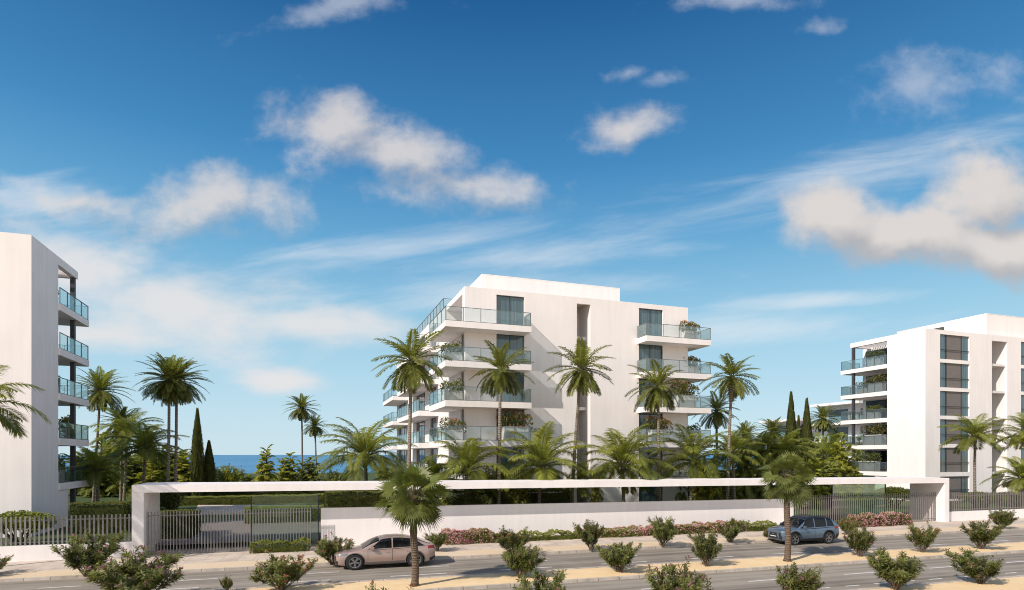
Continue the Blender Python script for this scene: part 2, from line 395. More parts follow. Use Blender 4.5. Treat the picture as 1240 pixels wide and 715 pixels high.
# ------------------------------------------------------------------ ground, sea, avenue
def sheet(name, q0, q1, s0, s1, z, mat):
    mb = MB(); mb.add([(q0,s0,z),(q1,s0,z),(q1,s1,z),(q0,s1,z)], [(0,1,2,3)])
    return in_road(struct(mb.build(name, mat)))
def strip(name, q0, q1, s0, s1, z0, z1, mat):
    mb = MB(); mb.box(q0,q1,s0,s1,z0,z1)
    return in_road(struct(mb.build(name, mat)))
mb = MB()     # land: flat, then sloping down to the sea
for i,(yy,zz) in enumerate([(-300,-.03),(150,-.03),(175,-2.5),(260,-11)]):
    mb.v += [(-1500,yy,zz),(1500,yy,zz)]
    if i: mb.f.append([2*i-2,2*i-1,2*i+1,2*i]); mb.m.append(0); mb.t.append(.5)
struct(mb.build('ground', SAND))
def seamat():
    m,t,out = nt('sea_water')
    b = N(t,'ShaderNodeBsdfPrincipled', i_Roughness=.35); b.inputs['Specular IOR Level'].default_value=.1
    tc = N(t,'ShaderNodeTexCoord'); mp = N(t,'ShaderNodeMapping'); mp.inputs['Scale'].default_value=(.004,.0006,1); t.links.new(tc.outputs['Object'], mp.inputs[0])
    n1 = N(t,'ShaderNodeTexNoise', i_Scale=3, i_Detail=8); t.links.new(mp.outputs[0], n1.inputs['Vector'])
    t.links.new(ramp(t, n1.outputs[0], [(.35,(.012,.17,.37)),(.7,(.04,.25,.45))]), b.inputs['Base Color'])
    n2 = N(t,'ShaderNodeTexNoise', i_Scale=.15, i_Detail=8); t.links.new(tc.outputs['Object'], n2.inputs['Vector'])
    bp = N(t,'ShaderNodeBump', i_Strength=.5, i_Distance=1.5); t.links.new(n2.outputs[0], bp.inputs['Height']); t.links.new(bp.outputs[0], b.inputs['Normal'])
    t.links.new(b.outputs[0], out.inputs[0]); return m
mb = MB(); mb.add([(-60000,200,-7),(60000,200,-7),(60000,60000,-7),(-60000,60000,-7)],[(0,1,2,3)])
struct(mb.build('sea', seamat()))

Q0, Q1 = -150, 190
sheet('road', Q0,Q1,26.05,30.75,0,ASPH)
sheet('road', Q0,Q1,18.75,23.55,0,ASPH)
strip('median', Q0,Q1,23.75,25.85,-.02,.10,SAND)
strip('kerb', Q0,Q1,23.55,23.75,-.02,.115,CONC)
strip('kerb', Q0,Q1,25.85,26.05,-.02,.115,CONC)
strip('kerb', Q0,Q1,18.55,18.75,-.02,.115,CONC)
strip('verge', Q0,Q1,-40,18.55,-.02,.10,SAND)
strip('kerb', Q0,Q1,30.75,30.95,-.02,.115,CONC)
strip('verge', Q0,Q1,30.95,32.65,-.02,.10,SAND2)
strip('pavement', Q0,Q1,32.65,39.0,-.02,.105,PAVE)
mb = MB()
rnd = random.Random(4)
def dash(q, L, s, w=.13):
    mb.add([(q,s-w/2,.004),(q+L,s-w/2,.004),(q+L,s+w/2,.004),(q,s+w/2,.004)], [(0,1,2,3)])
q = -60
while q < 110: dash(q,2.6,27.15); dash(q+1.5,1.5,28.9,.11); q += 5.2
q = -40
while q < 90: dash(q,2.5,21.6); q += 5.2
q = -40
while q < 90: dash(q,.75,19.65,.11); q += 1.55
q = -60
in_road(struct(mb.build('road_marking', MARK)))
# garden behind the wall
strip('lawn', -120,150,39.0,175,-.02,.42,GRASSM)
mb = MB()
mb.prism([(qof(176,39.05),37.5),(qof(392,39.05),37.5),(qof(392,39.05)+1,43),(qof(470,52),52),(qof(440,56),56),(qof(250,49),49),(qof(180,44),44)], .40, .45)
in_road(struct(mb.build('driveway', DRIVE)))
mb = MB()
mb.prism([(qof(235,56),55.5),(qof(470,56),52),(qof(480,60),60),(qof(240,66),66)], .40, .46)
in_road(struct(mb.build('path', PAVE)))

# ------------------------------------------------------------------ street front: portal, gates, walls, fences
S0 = 35.4
def zs(q): return -.0048*(q - qof(200,S0))
qL0, qL1 = qof(159.5,S0), qof(174,S0)
qR0, qR1 = qof(1144,S0), qof(1149.5,S0)
def sheared(mb, q0,q1,s0,s1,z0,z1,top=True):
    a,b = zs(q0), zs(q1)
    v = [(q0,s0,z0+(a if top==2 else 0)),(q1,s0,z0+(b if top==2 else 0)),(q1,s1,z0+(b if top==2 else 0)),(q0,s1,z0+(a if top==2 else 0)),
         (q0,s0,z1+a),(q1,s0,z1+b),(q1,s1,z1+b),(q0,s1,z1+a)]
    mb.add(v, [(3,2,1,0),(4,5,6,7),(0,1,5,4),(1,2,6,5),(2,3,7,6),(3,0,4,7)])
def road_thing(name,label,cat,q,s,z=.1,group=None):
    t = thing(name,label,cat,(q*RC-s*RS, q*RS+s*RC, z),RA,group); t['_'] = 0; del t['_']
    return t, (q,s,z)
pt, off = road_thing('entrance_portal','long white flat entrance portal beam on two end pillars above the garden wall','portal',qL0,S0)
mb = MB(); sheared(mb,qL0,qR1,S0,S0+3,3.50,3.90,2); beam = mb.build('beam',WHITE,pt,off)
mb = MB(); sheared(mb,qL0,qL1,S0,S0+3,.1,3.495); mb.build('pillar',WHITE,pt,off)
mb = MB(); sheared(mb,qR0,qR1,S0,S0+3,.1,3.495); mb.build('pillar',WHITE,pt,off)
# long white wall
qw0,qw1 = qof(388.5,36.45), qof(961,36.45)
wt, off = road_thing('boundary_wall','long plain white garden wall running under the portal beam','wall',qw0,36.45)
mb = MB(); sheared(mb,qw0,qw1,36.45,36.75,.1,2.40); mb.build('wall_panel',WHITE,wt,off)
mb = MB(); sheared(mb,qw0,qw1,36.75,38.95,.1,2.1); mb.build('planting_bed',SOIL,wt,off)
def slats(mb, q0,q1,s,z0,z1,sp,w,dp=.03):
    n = int((q1-q0)/sp)
    for i in range(n+1):
        q = q0 + (q1-q0)*i/n; mb.box(q-w/2,q+w/2,s-dp/2,s+dp/2,z0,z1)
def slat_thing(name,label,cat,q0,q1,s,z0,z1,sp,w,mat,base=None):
    t, off = road_thing(name,label,cat,q0,s)
    mb = MB(); slats(mb,q0+.05,q1-.05,s,z0,z1,sp,w); mb.build('slat_panel',mat,t,off)
    mb = MB(); mb.box(q0,q1,s+.026,s+.06,z0+.12,z0+.18); mb.box(q0,q1,s+.026,s+.06,z1-.25,z1-.19); mb.build('rail',mat,t,off)
    if base:
        mb = MB(); mb.box(q0,q1,s-.15,s+.15,.1,base); mb.build('base_wall',WHITE,t,off)
    return t
slat_thing('driveway_gate','wide grey slatted gate across the driveway under the left end of the portal','gate',qL1+.05,qof(377,35.8),35.8,.16,2.45,.15,.048,SLAT)
slat_thing('pedestrian_gate','brown slatted gate panel beside the right portal pillar','gate',qof(963,36.1),qR0-.03,36.1,.16,2.45,.20,.05,SLATD)
slat_thing('fence','low white wall topped with grey slats left of the driveway gate','fence',qof(-330,35.9),qL0-.01,35.9,.88,2.36,.2,.08,SLAT,.88)
slat_thing('fence','low white wall topped with brown slats right of the portal','fence',qR1+.01,qof(1560,35.9),35.9,.86,2.36,.20,.055,SLATD,.86)
for (a,b,lab) in ((305,385,'green tinted glass screen beside the driveway gate'),(1008,1072,'green tinted glass screen behind the brown pedestrian gate')):
    q0,q1 = qof(a,36.7), qof(b,36.7)
    t,off = road_thing('glass_screen',lab,'glass screen',q0,36.7)
    mb = MB(); mb.box(q0,q1,36.69,36.71,.14,3.15); mb.box(q1-.02,q1,36.72,38.3,.14,3.15); mb.build('pane',GLASSG,t,off)
    mb = MB(); mb.box(q0,q1,36.66,36.74,.1,.14); mb.box(q0-.05,q0,36.66,36.74,.1,3.15); mb.box(q1,q1+.05,36.66,36.74,.1,3.15); mb.build('frame',FRAME,t,off)

# ------------------------------------------------------------------ apartment blocks
LV = [3.54+3.1*k for k in range(5)]
ROOF = 19.15
def wall(mb, axis, c0, c1, lo, hi, z0, z1, openings):
    """wall slab lying along axis ('a' or 'b') between lo..hi, thickness c0..c1, with real openings (l,h,z0,z1)"""
    xs = sorted({lo,hi}|{min(max(v,lo),hi) for o in openings for v in o[:2]}); zz = sorted({z0,z1}|{min(max(v,z0),z1) for o in openings for v in o[2:]})
    def inside(x,z):
        return any(o[0] < x < o[1] and o[2] < z < o[3] for o in openings)
    nx,nz = len(xs)-1, len(zz)-1
    solid = [[not inside((xs[i]+xs[i+1])/2,(zz[j]+zz[j+1])/2) for j in range(nz)] for i in range(nx)]
    def P(x,c,z): return (x,c,z) if axis=='a' else (c,x,z)
    def q(p): mb.add(p,[(0,1,2,3)])
    g = lambda i,j: 0<=i<nx and 0<=j<nz and solid[i][j]
    for i in range(nx):
        for j in range(nz):
            if not solid[i][j]: continue
            x0,x1,a,b = xs[i],xs[i+1],zz[j],zz[j+1]
            q([P(x0,c0,a),P(x1,c0,a),P(x1,c0,b),P(x0,c0,b)]); q([P(x0,c1,b),P(x1,c1,b),P(x1,c1,a),P(x0,c1,a)])
            if not g(i-1,j): q([P(x0,c1,a),P(x0,c0,a),P(x0,c0,b),P(x0,c1,b)])
            if not g(i+1,j): q([P(x1,c0,a),P(x1,c1,a),P(x1,c1,b),P(x1,c0,b)])
            if not g(i,j-1): q([P(x0,c1,a),P(x1,c1,a),P(x1,c0,a),P(x0,c0,a)])
            if not g(i,j+1): q([P(x0,c0,b),P(x1,c0,b),P(x1,c1,b),P(x0,c1,b)])
def window(root, axis, c, sgn, lo, hi, z0, z1, panes=2, depth=.16, mat=None, trans=0):
    """window set back in an opening: frame mesh + pane sub-part; sgn = +1 when inward is +c"""
    fr, pn = MB(), MB()
    def B(m,x0,x1,ca,cb,za,zb):
        ca,cb = c+sgn*ca, c+sgn*cb
        if ca>cb: ca,cb = cb,ca
        if axis=='a': m.box(x0,x1,ca,cb,za,zb)
        else: m.box(ca,cb,x0,x1,za,zb)
    w=.06
    B(fr,lo+.004,hi-.004,depth,depth+.08,z0+.004,z0+w); B(fr,lo+.004,hi-.004,depth,depth+.08,z1-w,z1-.004)
    for i in range(panes+1):
        x = lo+.004+(hi-lo-.008-w)*i/panes; B(fr,x,x+w,depth,depth+.08,z0+w+.001,z1-w-.001)
    if trans: B(fr,lo+w+.004,hi-w-.004,depth-.01,depth+.06,z0+trans,z0+trans+.05)
    f = fr.build('window',FRAME,root)
    B(pn,lo+.03,hi-.03,depth+.03,depth+.05,z0+.03,z1-.03); pn.build('pane',mat or PANE,f)
    return f
def railing(root, path, z, closed=False, h=1.08, every=1.5):
    """glass panels, posts and handrail along a path of (a,b) points; returned meshes are sub-parts of the balcony slab"""
    g, r = MB(), MB()
    for (x0,y0),(x1,y1) in zip(path,path[1:]):
        d = Vector((x1-x0,y1-y0)); L = d.length; d /= L; n = Vector((-d.y,d.x))
        def bar(m,l0,l1,wd,za,zb):
            pts = []
            for l,sg in ((l0,-1),(l1,-1),(l1,1),(l0,1)):
                pts.append((x0+d.x*l+n.x*wd*sg, y0+d.y*l+n.y*wd*sg))
            m.prism(pts,za,zb)
        bar(g,.03,L-.03,.008,z+.05,z+h)
        bar(r,0,L,.025,z+h+.001,z+h+.04)
        bar(r,0,L,.03,z+.002,z+.048)
        k = max(1,round(L/every))
        for i in range(k+1):
            l = .02+(L-.04)*i/k; bar(r,l-.02,l+.02,.022,z+.05,z+h)
    g.build('railing_glass',GLASS,root); r.build('handrail',STEEL,root)
def balcony(root, poly, z, rail, th=.48):
    m = MB(); m.prism(poly,z-th,z); b = m.build('balcony',WHITE,root)
    railing(b, rail, z); return b
def ccw(p): return p

# --- middle block
C1 = (-3.83,47.8,.4)
W1 = 21.36; D1 = 38
mid = thing('apartment_building','white six storey apartment block with wraparound glass balconies behind the middle palms','apartment building',C1,BA)
Z0 = -C1[2]
def zl(z): return z - .4
ops = []; wins = []
for k,z in enumerate(LV):
    zz = zl(z)
    wins.append((2.7,5.15,zz+.02,zz+2.78,(3,3,2,2,2)[k])); wins.append((16.15,18.65,zz+.02,zz+2.78,2))
wins.append((16.15,18.65,.4,2.75,2)); 
ops = [w[:4] for w in wins] + [(10.0,11.3,.05,zl(18.6))]
mb = MB(); wall(mb,'a',0,.3,0,W1,0,zl(ROOF),ops); mb.build('wall',WHITE,mid)
for w in wins: window(mid,'a',0,1,*w)
# stair recess
m = MB(); m.box(9.7,9.995,.3,2.6,0,zl(ROOF)-.3); m.box(11.305,11.6,.3,2.6,0,zl(ROOF)-.3); m.box(9.996,11.304,2.3,2.6,0,zl(ROOF)-.3)
for z in LV: m.box(9.998,11.302,.9,2.29,zl(z)-.3,zl(z))
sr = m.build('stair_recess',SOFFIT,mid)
m = MB()
for z in LV: m.box(10.05,10.75,2.27,2.295,zl(z)+.05,zl(z)+2.2)
m.build('doorway',DARK,sr)
# left side wall with openings
lops = []
for k,z in enumerate(LV):
    zz = zl(z)
    if k < 4: lops += [(.35,1.35,zz+.02,zz+2.6),(11.0,14.2,zz+.02,zz+2.6),(17,22.5,zz+.02,zz+2.6),(29.5,36.5,zz+.02,zz+2.6)]
    else: lops += [(.75,6.6,zz+.02,zz+2.75),(11.0,14.2,zz+.02,zz+2.6),(17,22.5,zz+.02,zz+2.6)]
mb = MB(); wall(mb,'b',0,.3,.3,D1,0,zl(ROOF),lops); mb.build('wall',WHITE,mid)
for o in lops:
    if o[1] == 6.6: continue
    window(mid,'b',0,1,*o,panes=max(1,round((o[1]-o[0])/1.5)),mat=DARKPANE)
zz = zl(LV[4])
m = MB(); m.box(.3,2.6,.45,.745,zz,zz+2.9); m.box(.3,2.6,6.605,6.9,zz,zz+2.9); m.box(2.6,2.8,.45,6.9,zz,zz+2.9); m.box(.3,2.6,.745,6.605,zz+2.76,zz+2.9); m.box(.3,2.6,.746,6.604,zz-.1,zz+.015)
lg = m.build('loggia',WHITE,mid)
m = MB(); m.box(2.58,2.597,1.8,5.8,zz+.02,zz+2.4); m.build('glazing',DARKPANE,lg)
m = MB(); m.box(W1-.3,W1,.3,D1,0,zl(ROOF)); m.box(.3,W1-.3,D1-.3,D1,0,zl(ROOF)); mb = m.build('wall',WHITE,mid)
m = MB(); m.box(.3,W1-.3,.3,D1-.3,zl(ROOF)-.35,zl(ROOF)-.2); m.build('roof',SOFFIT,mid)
m = MB(); zt = zl(21.6)
m.box(2.7,16.6,4.25,12,zl(ROOF)-.2,zt); 
att = m.build('attic',WHITE,mid)
m = MB(); m.box(2.69,16.61,4.24,17.5,zt,zt+.06); m.box(2.72,2.98,12,17.4,zt-.5,zt); m.build('eave',WHITE,att)
for k,z in enumerate(LV):
    zz = zl(z)
    balcony(mid,[(-1.95,-1.55),(5.2,-1.55),(5.2,-.004),(-.004,-.004),(-.004,4.9),(-1.95,4.9)],zz,[(-.01,4.85),(-1.9,4.85),(-1.9,-1.5),(5.15,-1.5),(5.15,-.02)])
    balcony(mid,[(15.95,-1.55),(22.75,-1.55),(22.75,4.2),(W1+.004,4.2),(W1+.004,-.004),(15.95,-.004)],zz,[(16.0,-.02),(16.0,-1.5),(22.7,-1.5),(22.7,4.15),(W1+.02,4.15)])
    balcony(mid,[(-1.95,10),(-.004,10),(-.004,24),(-1.95,24)],zz,[(-.01,10.05),(-1.9,10.05),(-1.9,23.95),(-.01,23.95)])
    if k < 4: balcony(mid,[(-1.95,28),(-.004,28),(-.004,38),(-1.95,38)],zz,[(-.01,28.05),(-1.9,28.05),(-1.9,37.95),(-.01,37.95)])
m = MB(); m.box(.02,.28,8.4,30,zl(ROOF)+.002,zl(ROOF)+.05); rb = m.build('roof_terrace_edge',WHITE,mid)
railing(rb,[(.15,30),(.15,8.5),(2.6,8.5)],zl(ROOF)+.05)

# --- left and right blocks with corner loggias
def corner_block(root, sg, width, wins_a, slot=None, attic=None, loggia_b=(4.2,9.9), roof_b=7.9, col_b=7.4, rec=3.1, base_b=6.0):
    """sg=+1: block extends to +a from its near left corner; sg=-1: extends to -a from its near right corner"""
    A = lambda a: a*sg
    def box(m,a0,a1,b0,b1,z0,z1):
        a0,a1 = sorted((A(a0),A(a1))); m.box(a0,a1,b0,b1,z0,z1)
    ops = []
    for k,z in enumerate(LV):
        for (l,h) in wins_a: ops.append((l,h,zl(z)+.05,zl(z)+2.75))
    for (l,h) in wins_a: ops.append((l,h,.2,2.72))
    allo = list(ops)
    if slot: allo.append((*slot,.05,zl(18.5)))
    m = MB(); 
    if sg > 0: wall(m,'a',0,.3,0,width,0,zl(ROOF),allo)
    else: m.box(-width,0,0,.3,0,zl(ROOF))
    m.build('wall',WHITE,root)
    b0,b1 = loggia_b
    m = MB(); box(m,0,.3,.3,b0,0,zl(ROOF)); box(m,.3,rec+.3,b0-.3,b0,0,zl(ROOF)); m.build('wall',WHITE,root)
    m = MB(); box(m,rec,rec+.3,b0,b1-.4,0,zl(ROOF)-.4); box(m,rec+.3,width,b1-.7,b1-.4,0,zl(ROOF)); m.build('wall',WHITE,root)
    m = MB(); box(m,0,.3,b0,base_b,0,zl(LV[0])-.3); m.build('base_wall',WHITE,root)
    m = MB(); box(m,.3,width-.3,.3,b0-.3,zl(ROOF)-.4,zl(ROOF)-.2); 
    box(m,0,.35,b0,roof_b,zl(ROOF)-.55,zl(ROOF)); box(m,.35,rec+.6,roof_b-.35,roof_b,zl(ROOF)-.55,zl(ROOF)); m.build('roof',WHITE,root)
    m = MB(); bb = b0+.3
    while bb < roof_b-.4: box(m,.35,rec,bb,bb+.08,zl(ROOF)-.4,zl(ROOF)-.22); bb += .32
    m.build('pergola_slats',WHITE,root)
    m = MB(); box(m,.06,.34,col_b,col_b+.28,0,zl(ROOF)-.55); m.build('column',COLM,root)
    for k,z in enumerate(LV):
        zz = zl(z)
        x0,x1 = sorted((A(-.12),A(rec-.004)))
        sl = MB(); sl.prism([(x0,b0+.004),(x1,b0+.004),(x1,b1),(x0,b1)],zz-.48,zz); bl = sl.build('balcony',WHITE,root)
        railing(bl,[(A(-.07),b0+.05),(A(-.07),b1-.05),(A(rec-.1),b1-.05)],zz)
        # glazed loggia wall
        g = MB(); box(g,rec-.05,rec-.004,b0+.5,b1-.9,zz+.02,zz+2.45); g.build('window',FRAME,root)
        g2 = MB(); box(g2,rec-.07,rec-.052,b0+.6,b1-1.0,zz+.1,zz+2.4); g2.build('pane',DARKPANE,root.children[-1])
    return ops
left = thing('apartment_building','white block at the left edge with corner balconies and a shaded side wall','apartment building',(-29.83,36.65,.4),BA)
corner_block(left,-1,26,[])
C2 = (44.6,63.7,.4)
right = thing('apartment_building','white block at the right with brown window bays and a stair slot','apartment building',C2,BA)
wr = [(2.25,6.9),(15.6,20.2)]
ops = corner_block(right,1,34,wr,slot=(10.6,13.2),loggia_b=(4.45,10.6),roof_b=9.3,col_b=8.9)
for (l,h,z0,z1) in ops:
    m = MB(); m.box(l+.01,h-.01,.22,.32,z0,z1); m.box(l+1.15,h-1.2,.14,.215,z0+.01,z1-.004); b = m.build('window_bay',BROWNW,right)
    m = MB(); m.box(l+.02,l+1.0,.15,.17,z0+.04,z1-.06); m.box(h-1.1,h-.02,.15,.17,z0+.04,z1-.06); m.build('pane',PANE,b)
    m = MB(); m.box(l+1.0,l+1.14,.10,.21,z0+.02,z1-.02); m.box(h-1.19,h-1.11,.10,.21,z0+.02,z1-.02); m.box(l,h,.03,.07,z0+1.0,z0+1.06); m.build('frame',FRAME,b)
m = MB(); m.box(10.3,10.595,.3,3.2,0,zl(ROOF)-.3); m.box(13.205,13.5,.3,3.2,0,zl(ROOF)-.3); m.box(10.596,13.204,2.9,3.2,0,zl(ROOF)-.3)
for z in LV: m.box(10.598,13.202,.2,2.89,zl(z)-.25,zl(z))
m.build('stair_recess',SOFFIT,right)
m = MB(); zt = zl(21.9); m.box(11.6,33.9,1.2,6,zl(ROOF)-.2,zt); att = m.build('attic',WHITE,right)
m = MB(); m.box(11.58,33.92,1.18,12.3,zt,zt+.06); m.box(11.6,11.9,6,12.2,zt-.5,zt); m.build('eave',WHITE,att)

# --- low blocks far behind
def far_block(label, px0, px1, Y, roof, n, D=16):
    x0 = at(px0,Y); t = thing('apartment_building',label,'apartment building',(x0,Y,.4),BA)
    Wd = (at(px1,Y)-x0)/.944
    m = MB(); m.box(2.2,Wd,2.2,D,0,roof-.4); m.build('wall',WHITE,t)
    m = MB(); m.box(0,Wd,0,D,roof-.4,roof+.05); m.build('roof',WHITE,t)
    for k in range(n):
        zz = roof - .4 - 3.1*(k+1)
        s = MB(); s.prism([(0,0),(Wd,0),(Wd,2.19),(2.19,2.19),(2.19,D),(0,D)],zz-.35,zz); b = s.build('balcony',WHITE,t)
        g = MB(); g.box(.05,Wd,.05,.07,zz+.02,zz+1.05); g.box(.05,.07,.09,D,zz+.02,zz+1.05); g.build('railing_glass',GLASS,b)
        r = MB(); r.box(.04,Wd,.03,.08,zz+1.052,zz+1.09); r.build('handrail',STEEL,b)
        x = 3.0
        while x < Wd-2:
            w = MB(); w.box(x,x+2.2,2.14,2.195,zz+.02,zz+2.4); w.build('window',DARKPANE,t); x += 4.4
        for y0 in (4,):
            w = MB(); w.box(2.14,2.195,y0,y0+4,zz+.02,zz+2.4); w.build('window',DARKPANE,t)
far_block('low white block far behind the three cypresses',966,1090,112,zl(zat(507,112)),3,10)
far_block('white terraced block behind the right block and its corner balconies',1040,1130,98,zl(zat(485,98)),4,10)

# ------------------------------------------------------------------ palms
def frond(mb, rnd, az, phi0, L, droop, nl, ll, lw, tint, m=0, org=(0,0,0), vee=.35, hang=.35, base=.1):
    seg = 14; p = Vector(org); pts=[p.copy()]; tans=[]
    ca,sa = math.cos(az), math.sin(az); ph = phi0; twist = rnd.uniform(-.25,.25)
    for i in range(seg):
        t_ = (i+.5)/seg; ph = phi0 - droop*t_**1.25
        a2 = az + twist*t_
        tn = Vector((math.cos(ph)*math.cos(a2), math.cos(ph)*math.sin(a2), math.sin(ph)))
        tans.append(tn); p = p + tn*(L/seg); pts.append(p.copy())
    tans.append(tans[-1])
    mb.tube(pts,[.028*(1-i/seg)*L/2.5+.004 for i in range(seg+1)],4,1 if m==0 else m,tint,False)
    for i in range(nl):
        t_ = base + (1-base)*(i+.5)/nl; k = t_*seg; j = min(int(k),seg-1); f = k-j
        P = pts[j].lerp(pts[j+1],f); T = tans[j].lerp(tans[j+1],f).normalized()
        S = T.cross(Vector((0,0,1)))
        if S.length < .05: S = Vector((-sa,ca,0))
        S.normalize(); U = S.cross(T)
        prof = (math.sin(math.pi*min(1,(t_*.86+.10)))**.6)
        l = ll*prof*rnd.uniform(.85,1.12)
        for sg in (-1,1):
            fw = .55 + .5*t_ + rnd.uniform(-.12,.12)
            D = (S*sg + T*fw + U*(vee+rnd.uniform(-.15,.15))).normalized()
            mb.leaf(P, D, U, l, lw*(.7+.3*prof), hang*rnd.uniform(.5,1.3), 0, tint+rnd.uniform(-.06,.06))
def crown_mesh(name, seed, nf, L, phis, droop, nl, ll, lw, mats, hang=.35, vee=.35, dead=0):
    rnd = random.Random(seed); mb = MB(); az = 0
    for i in range(nf):
        u = (i+.5)/nf; az += 2.39996+rnd.uniform(-.25,.25)
        ph = R(phis[0]+(phis[1]-phis[0])*u**.9 + rnd.uniform(-7,7))
        l = L*(.72+.36*math.sin(math.pi*min(1,u*.8+.18)))*rnd.uniform(.88,1.1)
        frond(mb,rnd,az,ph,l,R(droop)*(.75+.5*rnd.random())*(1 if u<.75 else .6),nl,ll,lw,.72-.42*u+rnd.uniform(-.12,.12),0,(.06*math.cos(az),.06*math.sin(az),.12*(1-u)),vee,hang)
    for i in range(dead):
        az = rnd.uniform(0,6.28); frond(mb,rnd,az,R(-62),L*.6,R(20),12,ll*.7,lw,.2,2,(.1*math.cos(az),.1*math.sin(az),-.25),.1,.5)
    o = mb.build(name,mats); me = o.data; bpy.data.objects.remove(o); return me
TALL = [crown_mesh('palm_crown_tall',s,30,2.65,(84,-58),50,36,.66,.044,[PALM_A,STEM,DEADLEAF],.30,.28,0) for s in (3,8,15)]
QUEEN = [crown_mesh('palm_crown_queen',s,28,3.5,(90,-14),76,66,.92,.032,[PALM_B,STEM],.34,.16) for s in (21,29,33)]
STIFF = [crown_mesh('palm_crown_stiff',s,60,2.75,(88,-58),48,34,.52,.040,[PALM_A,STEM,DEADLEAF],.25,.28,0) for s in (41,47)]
def palm(px, Y, pxt, pyt, rad, var, label, base=None, tr=.13, group='palms in the garden', name='palm_tree', R0=2.45, z0=.4, rot=None, sink=None):
    """px: column of the trunk foot, (pxt,pyt): heart of the crown, rad: crown radius in picture pixels"""
    x = at(px,Y); zt = zat(pyt,Y); xt = at(pxt,Y)-x
    t = thing(name,label,'palm tree',(x,Y,z0),0,group)
    hgt = zt - z0; mb = MB(); n = 22; pts=[]; rd=[]
    for i in range(n+1):
        u = i/n; pts.append((xt*u**1.4, .12*math.sin(u*2.2), hgt*u)); rd.append(tr*(1.35 if i==0 else 1.0-.22*u)*(1+.05*(i%2)))
    rd[-1] = tr*1.1; rd[-2] = tr*1.15
    mb.tube(pts,rd,10); mb.build('trunk',TRUNK,t,(0,0,0),True)
    c = shared('crown',var,t); c.location = pts[-1]; s = rad*Y/F/R0; c.scale = (s,s,s)
    c.rotation_euler = (0,0,rot if rot is not None else (px*1.7)%6.28)
    return t
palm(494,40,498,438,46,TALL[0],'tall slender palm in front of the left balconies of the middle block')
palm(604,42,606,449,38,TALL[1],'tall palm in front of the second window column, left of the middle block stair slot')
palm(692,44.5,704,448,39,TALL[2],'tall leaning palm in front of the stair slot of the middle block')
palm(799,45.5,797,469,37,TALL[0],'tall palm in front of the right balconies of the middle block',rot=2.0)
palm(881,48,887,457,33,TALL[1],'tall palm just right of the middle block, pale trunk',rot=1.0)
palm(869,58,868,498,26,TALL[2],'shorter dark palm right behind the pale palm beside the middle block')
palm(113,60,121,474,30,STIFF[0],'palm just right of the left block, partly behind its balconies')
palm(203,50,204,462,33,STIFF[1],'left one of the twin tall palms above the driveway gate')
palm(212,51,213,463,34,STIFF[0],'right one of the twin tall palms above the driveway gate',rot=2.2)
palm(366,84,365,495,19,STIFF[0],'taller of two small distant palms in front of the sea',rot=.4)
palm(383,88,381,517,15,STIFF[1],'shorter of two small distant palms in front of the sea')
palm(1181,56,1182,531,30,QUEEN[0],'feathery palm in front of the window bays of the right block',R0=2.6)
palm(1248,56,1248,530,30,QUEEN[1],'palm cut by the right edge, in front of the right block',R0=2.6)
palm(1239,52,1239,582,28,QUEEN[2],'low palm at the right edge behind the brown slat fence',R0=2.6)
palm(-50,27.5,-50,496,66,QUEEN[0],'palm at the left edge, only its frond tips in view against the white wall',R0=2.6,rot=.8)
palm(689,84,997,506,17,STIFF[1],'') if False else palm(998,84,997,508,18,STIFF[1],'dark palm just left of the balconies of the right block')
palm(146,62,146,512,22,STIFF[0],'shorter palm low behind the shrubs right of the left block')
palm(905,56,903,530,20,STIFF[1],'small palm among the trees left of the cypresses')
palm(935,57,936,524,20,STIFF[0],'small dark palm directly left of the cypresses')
# broad arching palms
for px,Y,pyt,rad,v,lab in [
    (444,42,556,46,0,'broad arching palm left of the middle block with the sea behind it'),
    (562,42,572,44,1,'broad arching palm under the left balconies of the middle block'),
    (652,42.5,567,46,2,'broad arching palm between the second tall palm and the leaning one'),
    (756,44,566,47,0,'broad arching palm right of the leaning palm'),
    (836,47,560,40,1,'broad arching palm under the right balconies of the middle block'),
    (916,54,556,30,2,'arching palm between the pale palm and the median fan palm'),
    (172,52,545,34,1,'broad arching palm behind the left portal pillar'),
    (890,51,550,28,0,'arching palm right behind the foot of the pale palm'),
    (150,60,528,30,2,'feathery palm between the left block and the twin palms'),
    (118,46,572,30,0,'low feathery palm at the foot of the left block balconies'),
    (945,53,553,30,1,'arching palm partly behind the second fan palm crown'),
    (1000,62,556,28,2,'arching palm between the cypresses and the right block'),
    (700,52,585,24,0,'low arching palm in front of the stair slot of the middle block'),
    (526,43,586,30,0,'low arching palm at the left end of the middle block'),
    (478,41,588,26,2,'low arching palm behind the crown of the near fan palm'),
    (610,44,592,28,0,'low arching palm between two taller ones under the middle block')]:
    palm(px,Y,px+(3 if v else -2),pyt,rad,QUEEN[v],lab,tr=.14,group='broad arching palms along the garden wall',name='palm_tree',R0=2.45,rot=px*.37)

